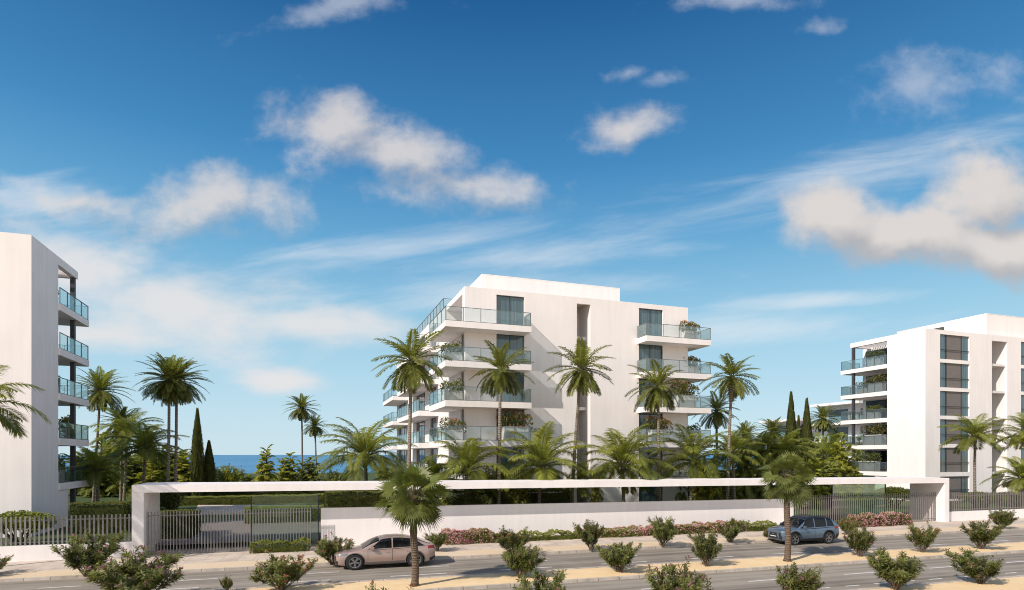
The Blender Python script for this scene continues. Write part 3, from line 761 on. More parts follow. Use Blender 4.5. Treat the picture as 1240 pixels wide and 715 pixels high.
# fan palms in the median
def fan_crown(name, seed, nf, Lp, Lf):
    rnd = random.Random(seed); mb = MB(); az=0
    for i in range(nf):
        u=(i+.5)/nf; az += 2.39996+rnd.uniform(-.3,.3); ph = R(86-142*u**.9+rnd.uniform(-9,9)); lp = Lp*rnd.uniform(.45,1.08)*(1.0 if u>.15 else .75)
        T0 = Vector((math.cos(ph)*math.cos(az),math.cos(ph)*math.sin(az),math.sin(ph)))
        T1 = (T0 - Vector((0,0,.35))).normalized(); P0=Vector((.08*math.cos(az),.08*math.sin(az),-.35*u)); P1=P0+T0*lp*.6; P2=P1+T1*lp*.4
        tint=.70-.30*u+rnd.uniform(-.14,.14); dm = 0
        mb.tube([P0,P1,P2],[.018,.013,.01],4,1,tint,False)
        S=T1.cross(Vector((0,0,1)));
        if S.length<.1: S=Vector((1,0,0))
        S.normalize(); U=S.cross(T1).normalized(); T1=(T1+U*rnd.uniform(-.45,.25)).normalized(); ro=Matrix.Rotation(rnd.uniform(-1.0,1.0),3,T1); S=ro@S; U=S.cross(T1).normalized(); ns=26
        for k in range(ns):
            a=R(-118+236*k/(ns-1)); D=(T1*math.cos(a)+S*math.sin(a)+U*(.16*abs(math.sin(a))+.05)).normalized()
            l=Lf*(1-.22*abs(a)/2.06)*rnd.uniform(.88,1.08); mb.leaf(P2,D,U,l,.026+.014*l,.06+.20*rnd.random(),dm,tint+rnd.uniform(-.05,.05))
    o = mb.build(name,[FANLEAF,STEM,DEADLEAF]); me=o.data; bpy.data.objects.remove(o); return me
FAN = [fan_crown('fan_crown',5,54,1.0,.74), fan_crown('fan_crown',9,54,1.0,.74)]
def fan_palm(px,py,pyc,rad,k,label):
    x,Y = ground_pt(px,py); t = thing('fan_palm',label,'palm tree',(x,Y,.1),0,'fan palms in the median')
    h = zat(pyc,Y)-.1; mb=MB(); n=26; rnd=random.Random(k)
    pts=[(.04*math.sin(i*.3),.03*math.cos(i*.25),h*i/n) for i in range(n+1)]
    mb.tube(pts,[(.150 if i else .20)*(1-.10*i/n+.42*max(0,(i/n-.72)/.28))*(1+.06*(i%2)) for i in range(n+1)],12,0); mb.build('trunk',TRUNKF,t,(0,0,0),True)
    bt=MB()
    for i in range(120):           # old leaf bases under the crown
        z=h*rnd.uniform(.70,1.0); a=rnd.uniform(0,6.28); r=.15+.06*max(0,(z/h-.72)/.28); P=Vector((r*math.cos(a),r*math.sin(a),z))
        bt.leaf(P,Vector((math.cos(a)*.4,math.sin(a)*.4,rnd.uniform(.5,1))).normalized(),Vector((math.cos(a),math.sin(a),0)),rnd.uniform(.14,.3),.045,0,0)
    bt.build('leaf_base',BOOT,t)
    c=shared('crown',FAN[k],t); c.location=(0,0,h); s=rad*Y/F/1.5; c.scale=(s,s,s); c.rotation_euler=(0,0,k*1.3)
fan_palm(502,709.7,597,45,0,'fan palm with stout brown trunk in the median in front of the beige car')
fan_palm(953.5,679.8,574,33,1,'fan palm with stout trunk in the median in front of the blue car')

# ------------------------------------------------------------------ oleander bushes
REDLEAF = leafmat('withered_leaf',(.10,.06,.022),(.32,.18,.08),.3,.6,.3)
def olea_mesh(seed, flower, fam, n_st=17, wid=1.0, lean=0.0):
    rnd=random.Random(seed); lv=MB(); st=MB(); fl=MB()
    for i in range(n_st):
        az=i*2.39996+rnd.uniform(-.4,.4); out=(rnd.random()**.7)*wid*.75; hh=rnd.uniform(.55,1.02)*(1-.30*(out/wid)**2)
        P=Vector((.06*math.cos(az),.06*math.sin(az),0)); pts=[]
        for k in range(7):
            u=k/6; pts.append(P+Vector((math.cos(az)*out*u**1.15+lean*u*u, math.sin(az)*out*u**1.15, hh*u))+Vector((rnd.uniform(-.03,.03),rnd.uniform(-.03,.03),0)))
        st.tube(pts,[.017*(1-u*.75/6) for u in range(7)],5,0,.5,False)
        tips=[(pts[3],pts[6])]
        for b in range(rnd.randint(5,8)):
            u=rnd.uniform(.3,.97); j=min(int(u*6),5); Q=pts[j].lerp(pts[j+1],u*6-j)
            a2=az+rnd.uniform(-1.7,1.7); E=Q+Vector((math.cos(a2)*.62,math.sin(a2)*.62,rnd.uniform(.25,.95))).normalized()*rnd.uniform(.14,.36)
            st.tube([Q,E],[.007,.004],3,0,.5,False); tips.append((Q,E))
        for (Q,E) in tips:
            ax=(E-Q); ln=ax.length; ax.normalize(); nn=int(ln*85)+9
            for k in range(nn):
                u=rnd.uniform(.08,1.04); B=Q+ax*ln*u; a=rnd.uniform(0,6.28)
                side=ax.orthogonal(); side.rotate(Matrix.Rotation(a,3,ax)); D=(side+ax*rnd.uniform(.2,1.2)).normalized()
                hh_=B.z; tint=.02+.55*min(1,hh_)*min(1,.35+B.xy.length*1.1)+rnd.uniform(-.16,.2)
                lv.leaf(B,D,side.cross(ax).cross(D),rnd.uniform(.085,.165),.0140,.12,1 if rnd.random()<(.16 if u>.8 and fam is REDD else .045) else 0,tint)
            if rnd.random()<flower:
                for k in range(rnd.randint(3,9)):
                    C=E+Vector((rnd.gauss(0,.03),rnd.gauss(0,.03),rnd.uniform(-.02,.06)))
                    for q_ in range(4):
                        D=Vector((rnd.gauss(0,1),rnd.gauss(0,1),rnd.gauss(.4,.8))).normalized(); fl.leaf(C,D,D.orthogonal(),.034,.012,.05,0,rnd.uniform(.0,.7))
    out=[]
    for nm,m,mt in (('foliage',lv,[OLEA,REDLEAF]),('stem',st,BARK),('blossom',fl,fam)):
        if not m.f: continue
        o=m.build(nm,mt); out.append((nm,o.data)); bpy.data.objects.remove(o)
    return out
OM=[olea_mesh(1,.22,MAUVE,20,1.05),olea_mesh(2,.30,MAUVE,30),olea_mesh(3,.20,REDD,24,1.1),olea_mesh(4,0,PINK,28,.9),olea_mesh(5,.16,PINK,20,1.1,lean=.25),olea_mesh(6,.10,REDD,18,.95,lean=-.2),olea_mesh(7,.22,MAUVE,30,.9)]
def bush(px,py,hp,wp,k,label,group,z0=.1,rot=None,Y=None):
    """foot at (px,py), height and width in picture pixels"""
    if Y is None: x,Y=ground_pt(px,py,z0)
    else: x=at(px,Y)
    t=thing('oleander_bush',label,'bush',(x,Y,z0),rot if rot is not None else px*.71%6.28,group)
    sh=hp*Y/F/1.12; sw=wp*Y/F/1.75; t.scale=(sw,sw*.95,sh); t.rotation_euler=(R((px*13)%7-3.5),R((px*29)%7-3.5),t.rotation_euler[2])
    for nm,me in OM[k]: shared(nm,me,t)
FR='oleander bushes on the sand strip beside the pavement'; MD='oleander bushes on the median'; NR='oleander bushes on the near verge'
for a in [
 (108,698,54,80,4,'vase shaped oleander in front of the left slat fence, left of the driveway gate',FR),
 (402,684,36,52,2,'reddish oleander right in front of the beige car bonnet',FR),
 (529,668,27,34,0,'low oleander behind the boot of the beige car',FR),
 (620,671,32,50,2,'oleander half hidden behind the median bush right of the beige car',FR),
 (716,667,41,44,5,'oleander on the far sand strip, first of three in front of the long white wall',FR),
 (802.5,662,38,44,3,'round oleander on the far sand strip, middle one below the white wall',FR),
 (884,657.5,31,38,4,'small oleander on the far sand strip left of the second fan palm',FR),
 (1026,648,21,24,2,'small reddish bush at the tail of the blue car',FR),
 (1214,640.5,26,34,6,'oleander in front of the right slat fence near the right edge',FR),
 (933,655,16,20,2,'very small bush at the nose of the blue car',FR),
 (-14,697,26,50,0,'bush cut by the left edge of the picture on the far sand strip',FR),
 (166,731,66,112,1,'wide mauve flowering oleander at the lower left on the median',MD),
 (341,715,44,76,2,'wide low reddish oleander on the median left of the near fan palm',MD),
 (275,717,20,15,2,'tiny oleander seedling on the median between two wide bushes',MD),
 (631,700,45,62,6,'oleander on the median with two toned foliage, right of the near fan palm',MD),
 (750.5,693,42,60,0,'oleander on the median with a long side shoot, facing the white wall',MD),
 (855.5,686,45,48,3,'bright green oleander on the median left of the second fan palm',MD),
 (1041,674,40,40,6,'oleander on the median just right of the blue car',MD),
 (1116.5,669,36,38,2,'oleander on the median in front of the right portal pillar',MD),
 (1188,665,39,52,5,'oleander on the median under the right slat fence',MD),
 (470,777,68,80,2,'bush on the near verge, only its shoots visible below the near fan palm',NR),
 (656,760,70,80,4,'oleander on the near verge at the bottom centre with its foot out of view',NR),
 (822,746,66,86,1,'mauve flowering oleander on the near verge at the bottom right of centre',NR),
 (967,733,52,66,6,'oleander on the near verge below the second fan palm',NR),
 (1084,714,48,76,3,'dense bright green oleander on the near verge below the blue car',NR),
 (1188,707,42,66,4,'oleander on the near verge in the lower right corner',NR)]:
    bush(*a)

# ------------------------------------------------------------------ hedges, shrubs, broadleaf trees, cypresses
def leaf_blob(mb, rnd, c, r, n, L, w, tint0=.3, flat=1.0):
    for i in range(n):
        D=Vector((rnd.gauss(0,1),rnd.gauss(0,1),rnd.gauss(0,1))).normalized(); q_=rnd.uniform(.72,1.04)
        P=Vector(c)+Vector((D.x*r[0],D.y*r[1],D.z*r[2]))*q_
        G=(D+Vector((rnd.gauss(0,.5),rnd.gauss(0,.5),rnd.gauss(0,.5)))).normalized()
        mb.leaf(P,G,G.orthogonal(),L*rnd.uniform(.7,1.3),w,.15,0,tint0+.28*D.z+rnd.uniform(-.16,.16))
def hedge(label, q0,q1,s0,s1,z0,z1,mat=None,dens=260,flower=None,name='hedge',group=None,ff=.25,cat='hedge',L=.085):
    mat=mat or HEDGEL
    t,off=road_thing(name,label,cat,(q0+q1)/2,s0,z0,group); mb=MB(); rnd=random.Random(int(q0*10+s0*7)); lx,ly,lz=q1-q0,s1-s0,z1-z0
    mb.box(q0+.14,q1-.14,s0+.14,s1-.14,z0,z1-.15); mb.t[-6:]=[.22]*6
    fl=MB()
    area=lx*lz*2+lx*ly+ly*lz*2
    for i in range(int(area*dens*1.5)):
        k=rnd.random()*area
        if k<lx*lz: P=Vector((rnd.uniform(q0,q1),s0,rnd.uniform(z0,z1))); Nn=Vector((0,-1,.2))
        elif k<lx*lz*1.25: P=Vector((rnd.uniform(q0,q1),s1,rnd.uniform(z0,z1))); Nn=Vector((0,1,.2))
        elif k<lx*lz*2+lx*ly: P=Vector((rnd.uniform(q0,q1),rnd.uniform(s0,s1),z1)); Nn=Vector((0,0,1))
        else: P=Vector((rnd.choice((q0,q1)),rnd.uniform(s0,s1),rnd.uniform(z0,z1))); Nn=Vector((0,0,.5))
        big=flower or group; bm=(.30 if big else .10)*noise.noise(P*1.5)+(.18 if big else .06)*noise.noise(P*4.3)
        P+=Nn*bm; D=(Nn+Vector((rnd.gauss(0,.6),rnd.gauss(0,.6),rnd.gauss(0.2,.6)))).normalized()
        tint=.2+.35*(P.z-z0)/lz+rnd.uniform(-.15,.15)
        if flower and rnd.random()<ff*(.4+1.6*max(0,noise.noise(P*.9+Vector((7,3,1))))):
            for _ in range(3):
                D2=(D+Vector((rnd.gauss(0,.6),rnd.gauss(0,.6),rnd.gauss(0,.6)))).normalized(); fl.leaf(P+D*.05,D2,D2.orthogonal(),.075,.028,.05,0,rnd.uniform(.2,.8))
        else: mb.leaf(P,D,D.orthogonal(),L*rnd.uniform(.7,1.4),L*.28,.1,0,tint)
    mb.build('foliage',mat,t,off)
    if fl.f: fl.build('blossom',flower,t,off)
Q=qof
HB='low hedges at the foot of the long white wall'
hedge('low clipped hedge at the foot of the glass screen by the driveway gate',Q(303,35.0),Q(374,35.0),34.9,35.55,.1,.55,group=HB,dens=420)
hedge('pink flowering hedge at the foot of the white wall right behind the beige car',Q(538,34.9),Q(596,34.9),34.9,35.8,.1,.80,flower=PINK,ff=.42,group=HB,dens=420)
hedge('low green hedge at the foot of the wall, right of the pink flowering one',Q(597,34.9),Q(700,34.9),34.95,35.8,.1,.45,group=HB,dens=420)
hedge('low hedge with few pink blooms at the foot of the white wall',Q(701,34.9),Q(782,34.9),34.95,35.8,.1,.55,flower=PINK,ff=.2,group=HB,dens=420)
hedge('pale pink flowering hedge below the white wall, left of the second fan palm',Q(783,34.9),Q(905,34.9),34.95,35.9,.1,.62,flower=PINK,ff=.32,group=HB,dens=420)
hedge('low dry green hedge at the foot of the wall behind the second fan palm',Q(907,34.9),Q(946,34.9),34.95,35.8,.1,.5,group=HB,dens=420)
hedge('bright pink flower bed hedge in front of the brown pedestrian gate',Q(1037,34.6),Q(1104,34.6),34.6,35.5,.1,.85,flower=PINK,ff=.34,group=HB,dens=480)
# garden hedges behind the wall
hedge('dark clipped hedge just inside the driveway gate on the left',Q(186,40),Q(232,40),39.8,42.5,.42,1.9,DARKLEAF,160,L=.12)
hedge('long clipped lawn hedge across the end of the driveway',Q(214,66),Q(395,66),66,67.5,.42,1.15,HEDGEL,120,L=.14)
hedge('dark tall hedge far inside the garden above the driveway',Q(200,74),Q(460,74),74,75.5,.42,2.0,DARKLEAF,90,L=.16)
hedge('low hedge behind the driveway glass screen',Q(296,47),Q(400,47),47,48.4,.42,1.5,HEDGEL,140,L=.12)
hedge('clipped hedge behind the long wall right of the middle block',Q(862,56),Q(950,56),56,57.5,.42,2.1,HEDGEL,120,L=.13)
hedge('dark hedge beside the right wall of the middle block',Q(838,62),Q(935,62),62,63.4,.42,3.4,DARKLEAF,100,L=.15)
hedge('dark planting behind the left part of the long wall',Q(394,40.5),Q(460,40.5),40.5,42,.42,2.95,DARKLEAF,160,L=.13)
hedge('dark planting behind the middle of the long wall under the arching palms',Q(540,40.6),Q(690,40.6),40.6,42,.42,2.8,DARKLEAF,150,L=.13)
hedge('green hedge behind the brown pedestrian gate',Q(962,45),Q(1075,45),45,46.3,.42,1.15,HEDGEL,130,L=.12)
hedge('green hedge further back behind the brown pedestrian gate',Q(935,54),Q(1045,54),54,56,.42,3.3,HEDGEL,110,L=.14)
hedge('dark hedge at the foot of the left block beside the fence',Q(84,44),Q(152,44),44,45.5,.42,2.3,DARKLEAF,140,L=.13)

def tree_meshes(seed,lobes,n,L,leafm,h_tr):
    rnd=random.Random(seed); lv=MB(); tk=MB()
    tk.tube([(0,0,0),(.03,.02,h_tr*.5),(0,.05,h_tr),(.05,0,h_tr*1.35)],[.10,.075,.06,.03],7)
    for i in range(lobes):
        a=i*2.4+rnd.uniform(-.4,.4); u=(i+.5)/lobes; rr=.62*math.sqrt(rnd.random())
        c=(rr*math.cos(a),rr*math.sin(a),h_tr+.15+ (1.0-h_tr)*u*(1-.3*rr)); r=rnd.uniform(.18,.34)
        tk.tube([(0,0,h_tr*rnd.uniform(.5,1)),tuple(Vector(c)*.6+Vector((0,0,h_tr*.35))),c],[.04,.025,.008],5,0,.5,False)
        tb=rnd.uniform(-.12,.12)
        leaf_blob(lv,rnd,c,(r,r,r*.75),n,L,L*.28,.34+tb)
        for k in range(10):       # sprays that break the outline
            D=Vector((rnd.gauss(0,1),rnd.gauss(0,1),rnd.gauss(.3,.8))).normalized(); C=Vector(c)+D*r*.95
            for j in range(9):
                B=C+D*(.02*j); G=(D*.5+Vector((rnd.gauss(0,1),rnd.gauss(0,1),rnd.gauss(0,1)))).normalized(); lv.leaf(B,G,G.orthogonal(),L,L*.25,.1,0,.45+tb+rnd.uniform(-.1,.15))
    a=lv.build('crown',leafm); b=tk.build('trunk',TREEBARK); r=(a.data,b.data); bpy.data.objects.remove(a); bpy.data.objects.remove(b); return r
TR=[tree_meshes(11,17,190,.085,TREELEAF,.3),tree_meshes(12,15,190,.085,DARKLEAF,.25),tree_meshes(13,20,170,.075,TREELEAF,.2),tree_meshes(14,16,200,.07,HEDGEL,.3)]
def tree(px,Y,top,bot,wp,k,label,name='tree',group='trees and shrubs in the garden',cat='tree',z0=.42):
    x=at(px,Y); t=thing(name,label,cat,(x,Y,z0),px*.9%6.28,group)
    h=zat(top,Y)-z0; w=wp*Y/F/1.75; t.scale=(w,w,h/1.15)
    shared('crown',TR[k][0],t); shared('trunk',TR[k][1],t)
GARDEN = [
 (98,74,543,0,75,2,'bushy light green shrub at the foot of the left block balconies'),
 (140,78,531,0,85,0,'yellowish feathery shrub left of the portal pillar'),
 (128,80,522,0,66,1,'feathery tree behind the shorter palm near the left block'),
 (176,80,522,0,63,0,'feathery tree behind the broad palm left of the twin palms'),
 (198,76,537,0,89,2,'low leafy shrub below the twin palms'),
 (226,76,545,0,75,0,'low yellow green shrub below the twin palms, left of the cypresses'),
 (158,72,547,0,94,2,'bright shrub directly above the left portal pillar'),
 (278,80,568,0,34,7,'low round tree right of the two left cypresses'),
 (300,84,574,0,44,2,'low shrub in front of the sea right of the round tree'),
 (322,74,541,0,62,1,'open conical tree in front of the sea'),
 (350,80,548,0,56,0,'leafy tree left of the distant twin palms'),
 (376,78,552,0,50,2,'leafy tree at the feet of the distant twin palms'),
 (402,72,574,0,30,3,'low dark shrub below the distant twin palms'),
 (465,60,556,0,34,2,'light shrub left of the middle block behind the near fan palm'),
 (525,44,560,0,44,0,'yellowish shrub under the left balconies behind the fan palm'),
 (590,44.5,564,0,40,2,'feathery shrub under the second window column of the middle block'),
 (688,46,575,0,30,1,'feathery shrub beside the foot of the leaning palm'),
 (822,55,548,0,38,2,'leafy shrub at the right corner of the middle block'),
 (864,50,545,0,42,0,'yellow green tree behind the pale palm'),
 (900,52,541,0,59,2,'light green tree left of the second fan palm'),
 (928,53,535,0,42,1,'feathery tree behind the second fan palm, left of the cypresses'),
 (958,54,548,0,44,3,'dark tree directly below the cypresses'),
 (986,57,546,0,57,0,'yellowish feathery tree right of the cypresses'),
 (1020,60,524,0,57,0,'tall yellow green tree beside the balconies of the right block'),
 (1008,58,556,0,59,2,'yellow green shrub above the portal beam left of the right block'),
 (1036,60,562,0,38,1,'low shrub below the balconies of the right block'),
 (940,84,526,0,46,0,'tall feathery tree in front of the far low block'),
 (1012,86,517,0,44,1,'tall feathery tree between the cypresses and the right block'),
 (985,84,524,0,44,2,'tall light tree right behind the cypresses'),
 (1040,84,528,0,40,0,'tall light tree behind the corner balconies of the right block'),
 (108,76,544,0,60,2,'yellowish shrub mass behind the low feathery palm by the left block'),
 (214,80,540,0,52,0,'tall yellowish shrub directly behind the twin palm trunks'),
 (186,70,553,0,60,0,'wide bright shrub just above the portal beam below the twin palms'),
 (118,71,566,0,60,2,'wide bright shrub low between the left block and the portal'),
 (410,43,574,0,34,2,'bright shrub behind the left end of the long wall'),
 (540,41.5,574,0,36,0,'bright shrub between two arching palms at the left of the middle block'),
 (632,42,572,0,36,2,'bright shrub behind the second tall palm of the middle block'),
 (722,44,576,0,30,0,'bright shrub just right of the stair slot of the middle block'),
 (846,50,566,0,36,0,'bright shrub in front of the right corner of the middle block'),
 (250,72,568,0,32,3,'dark shrub between and below the two left cypresses'),
 (205,46,588,0,40,3,'dark shrub just inside the driveway gate')]
def round_mesh(seed,leafm):
    rnd=random.Random(seed); lv=MB(); tk=MB()
    for i in range(9):
        a=i*2.4; tk.tube([(.05*math.cos(a),.05*math.sin(a),0),(.22*math.cos(a),.22*math.sin(a),.3),(.45*math.cos(a),.45*math.sin(a),.6)],[.035,.028,.015],6,0,.5,False)
    for i in range(26):
        a=i*2.39996; rr=.66*math.sqrt((i+.5)/26); c=(rr*math.cos(a),rr*math.sin(a),.62+.28*math.sqrt(max(0,1-rr*rr*1.6))-.18*rr); leaf_blob(lv,rnd,c,(.25,.25,.2),230,.075,.022,.34+rnd.uniform(-.08,.08))
    a=lv.build('crown',leafm); b=tk.build('trunk',BARK); r=(a.data,b.data); bpy.data.objects.remove(a); bpy.data.objects.remove(b); return r
def fern_mesh(seed,leafm,stems,spread):
    rnd=random.Random(seed); lv=MB(); tk=MB()
    for k in range(stems):
        a=k*2.4+rnd.uniform(-.4,.4); rr=spread*(.25+.75*rnd.random()) if k else .05; hh=rnd.uniform(.55,1.0) if k else 1.08
        top=Vector((rr*math.cos(a),rr*math.sin(a),hh)); tk.tube([(rr*.3*math.cos(a),rr*.3*math.sin(a),0),tuple(top*.5),tuple(top)],[.03,.022,.008],5,0,.5,False)
        nt_=rnd.randint(18,24); tb=rnd.uniform(-.1,.12)
        for i in range(nt_):
            u=(i+.5)/nt_; b=top*(.30+.70*u); az=i*2.39996+k
            frond(lv,rnd,az,R(62*u-8+rnd.uniform(-10,10)),(.52-.30*u)*rnd.uniform(.8,1.15),R(50),15,.15*(1-.25*u),.022,.46+.25*u+tb+rnd.uniform(-.1,.1),0,tuple(b),.1,.3,.15)
    a=lv.build('crown',[leafm,STEM]); b=tk.build('trunk',TREEBARK); r=(a.data,b.data); bpy.data.objects.remove(a); bpy.data.objects.remove(b); return r
TR.append(round_mesh(31,HEDGEL)); FE=[fern_mesh(61,TREELEAF,7,.45),fern_mesh(62,TREELEAF,5,.3),fern_mesh(63,PALM_B,8,.5)]
 
for a in [(22,33.6,617,0,82,4,'round clipped shrub with pale stems behind the left slat fence'),(1083,56,588,0,50,4,'round multi stemmed shrub behind the right part of the portal'),
 (1188,54.5,594,0,56,4,'clipped round topped shrub behind the right slat fence'),(1234,58,594,0,56,4,'clipped round topped shrub behind the right slat fence at the right edge')]:
    tree(*a,name='round_shrub',cat='shrub')
KINDS = FE+[TR[1]]
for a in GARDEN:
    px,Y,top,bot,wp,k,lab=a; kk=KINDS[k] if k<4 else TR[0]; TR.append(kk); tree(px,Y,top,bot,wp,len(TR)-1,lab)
def cypress_mesh(seed):
    rnd=random.Random(seed); mb=MB(); tk=MB(); tk.tube([(0,0,0),(0,0,.5),(0,0,.9)],[.05,.04,.01],6)
    for i in range(4200):
        u=rnd.random()**.85; r=.5*(math.sin(math.pi*min(1,(u*.82+.16)))**.75)*(1-.55*u)*rnd.uniform(.7,1.05)*1.25; a=rnd.uniform(0,6.28)
        r*=1+.18*noise.noise(Vector((math.cos(a)*2,math.sin(a)*2,u*14)))
        P=Vector((r*math.cos(a)*.16*2,r*math.sin(a)*.16*2,.04+.94*u)); D=Vector((math.cos(a)*.35,math.sin(a)*.35,1)).normalized()
        mb.leaf(P,D,Vector((math.cos(a),math.sin(a),0)),rnd.uniform(.03,.06),.012,0,0,.3+.25*noise.noise(Vector((a*2,u*20,1)))+rnd.uniform(-.15,.15))
    a=mb.build('crown',CYPL); b=tk.build('trunk',TREEBARK); r=(a.data,b.data); bpy.data.objects.remove(a); bpy.data.objects.remove(b); return r
CY=[cypress_mesh(1),cypress_mesh(2)]
for px,Y,top,wp,k,lab in [(239,62,497,13,0,'tall slim cypress, higher of the two near the twin palms'),(253,63,535,13,1,'shorter slim cypress, lower of the two near the twin palms'),
    (958,74,477,13,0,'leftmost and tallest of three slim cypresses left of the right block'),(967,80,505,9,1,'short dark cypress between two taller ones left of the right block'),(977,74,485,13,1,'right one of three slim cypresses left of the right block')]:
    x=at(px,Y); t=thing('cypress_tree',lab,'tree',(x,Y,.42),px,'slim cypresses in the garden'); h=zat(top,Y)-.42; w=wp*Y/F/.27; t.scale=(w,w,h)
    shared('crown',CY[k][0],t); shared('trunk',CY[k][1],t)

# ------------------------------------------------------------------ planters on the balconies
def planter_mesh(seed,flower,dark):
    rnd=random.Random(seed); lv=MB(); fl=MB(); pt_=MB()
    pt_.box(-.55,.55,-.2,.2,0,.42); pt_.box(-.57,.57,-.22,.22,.42,.45)
    for i in range(6):
        c=(-.5+.2*i+rnd.uniform(-.06,.06),rnd.uniform(-.05,.05),.62+rnd.uniform(-.05,.16)); leaf_blob(lv,rnd,c,(.24,.26,.26),130,.10,.028,.3)
        if flower:
            for k in range(26):
                D=Vector((rnd.gauss(0,1),rnd.gauss(0,1),rnd.gauss(.3,.8))).normalized(); P=Vector(c)+D*.27; fl.leaf(P,D,D.orthogonal(),.07,.028,.05,0,rnd.uniform(.2,.8))
    r=[]
    for nm,m,mt in (('pot',pt_,POT),('foliage',lv,HEDGEL if not dark else OLEA),('blossom',fl,REDD)):
        if m.f:
            o=m.build(nm,mt); r.append((nm,o.data)); bpy.data.objects.remove(o)
    return r
PM=[planter_mesh(1,True,True),planter_mesh(2,False,True),planter_mesh(3,False,False)]
def planter(C,a,b,z,k,label,sc=1.0,rz=0):
    x=C[0]+a*math.cos(BA)-b*math.sin(BA); y=C[1]+a*math.sin(BA)+b*math.cos(BA)
    t=thing('planter',label,'planter',(x,y,z+.003),BA+rz,'planters on the balconies',sc)
    t.scale=(sc*1.1,sc*1.1,sc*1.5)
    for nm,me in PM[k]: shared(nm,me,t)
fl_=['ground floor','first floor','second floor','third floor','top floor']
for lv_,a,b,k,sc,lab in [
  (4,20.9,-.95,0,1.15,'flowering planter on the top right balcony of the middle block'),
  (3,21.8,.3,0,1.3,'flowering planter at the right end of the middle block balcony, one level below the top'),
  (2,20.4,-.9,0,1.6,'wide flowering planter on the right balcony, third level from the top of the middle block'),
  (1,17.6,-.95,0,1.5,'red flowering planter on the right balcony, fourth level from the top of the middle block'),
  (1,21.9,.2,1,1.2,'dark planter at the right end of the same lower right balcony of the middle block'),
  (3,-1.2,-.7,1,1.1,'round planter at the left corner, one level below the top of the middle block'),
  (2,-1.2,-.7,1,1.2,'dark planter at the left corner, third level from the top of the middle block'),
  (1,-1.1,-.6,0,1.2,'flowering planter at the left corner, fourth level from the top of the middle block'),
  (1,4.0,-.9,0,1.7,'long flowering planter in front of the left windows of the middle block')]:
    planter(C1,a,b,LV[lv_],k,lab,sc)
for lv_,b,k,sc,lab in [(4,6.2,1,1.4,'planter on the top corner balcony of the right block'),(3,6.0,0,1.5,'flowering planter near the wall, second corner balcony down of the right block'),(3,7.8,1,1.1,'planter beside the column, second corner balcony down of the right block'),
  (2,6.4,2,1.2,'green planter on the third corner balcony down of the right block'),(1,6.2,0,1.8,'wide flowering planter on the fourth corner balcony down of the right block'),(0,7.0,1,1.8,'dark wide planter on the lowest corner balcony of the right block')]:
    planter(C2,.35,b,LV[lv_],k,lab,sc,R(90))
C3=(-29.83,36.65)
for lv_,b,k,sc,lab in [(4,4.9,1,.9,'dark planter on the top corner balcony of the left block'),(2,5.0,1,1.0,'dark planter on the third corner balcony of the left block'),(1,7.6,1,1.2,'planter beside the column on the fourth corner balcony of the left block'),(0,5.6,1,1.3,'dark planter on the lowest corner balcony of the left block')]:
    planter(C3,-.6,b,LV[lv_],k,lab,sc,R(90))

# ------------------------------------------------------------------ cars
def carpaint(name,c,flake):
    m,t,out=nt(name); b=N(t,'ShaderNodeBsdfPrincipled', i_Roughness=.32); b.inputs['Metallic'].default_value=.5; b.inputs['Coat Weight'].default_value=.8; b.inputs['Coat Roughness'].default_value=.05
    tc=N(t,'ShaderNodeTexCoord'); n1=N(t,'ShaderNodeTexNoise', i_Scale=3, i_Detail=4); t.links.new(tc.outputs['Object'],n1.inputs['Vector'])
    t.links.new(ramp(t,n1.outputs[0],[(.3,tuple(x*.93 for x in c)),(.7,c)]),b.inputs['Base Color']); t.links.new(b.outputs[0],out.inputs[0]); return m
BLACKP=surf('black_plastic',(.018,.018,.019),rough=.55); RUBBER=surf('tyre_rubber',(.016,.016,.017),rough=.8); RIM=surf('alloy',(.42,.42,.43),rough=.3,metal=.9)
CGLASS=windowglass('car_glass',(.008,.009,.011),.35); LAMP=surf('lamp_glass',(.30,.31,.33),rough=.1,metal=.4); TAIL=surf('tail_lamp',(.28,.015,.02),rough=.15); PLATE=surf('number_plate',(.75,.75,.74),rough=.5); ROOFB=surf('black_roof_paint',(.010,.010,.013),rough=.45)
def cr(pts,x):                                        # Catmull-Rom through (x,value) knots
    if x<=pts[0][0]: return pts[0][1]
    if x>=pts[-1][0]: return pts[-1][1]
    for i in range(len(pts)-1):
        if pts[i][0]<=x<=pts[i+1][0]: break
    x0,y0=pts[i]; x1,y1=pts[i+1]; h=x1-x0; t=(x-x0)/h
    def sl(k):
        if k<=0: return (pts[1][1]-pts[0][1])/(pts[1][0]-pts[0][0])
        if k>=len(pts)-1: return (pts[-1][1]-pts[-2][1])/(pts[-1][0]-pts[-2][0])
        a=(pts[k][1]-pts[k-1][1])/(pts[k][0]-pts[k-1][0]); b=(pts[k+1][1]-pts[k][1])/(pts[k+1][0]-pts[k][0])
        return 0 if a*b<=0 else 2*a*b/(a+b)
    m0,m1=sl(i)*h,sl(i+1)*h
    return (2*t**3-3*t*t+1)*y0+(t**3-2*t*t+t)*m0+(-2*t**3+3*t*t)*y1+(t**3-t*t)*m1
def boolean_cut(ob,cutters):
    for c in cutters:
        md=ob.modifiers.new('cut','BOOLEAN'); md.object=c; md.operation='DIFFERENCE'; md.solver='EXACT'
    dg=bpy.context.evaluated_depsgraph_get(); me=bpy.data.meshes.new_from_object(ob.evaluated_get(dg)); old=ob.data; ob.modifiers.clear(); ob.data=me; bpy.data.meshes.remove(old)
    for c in cutters:
        cm=c.data; bpy.data.objects.remove(c); bpy.data.meshes.remove(cm)
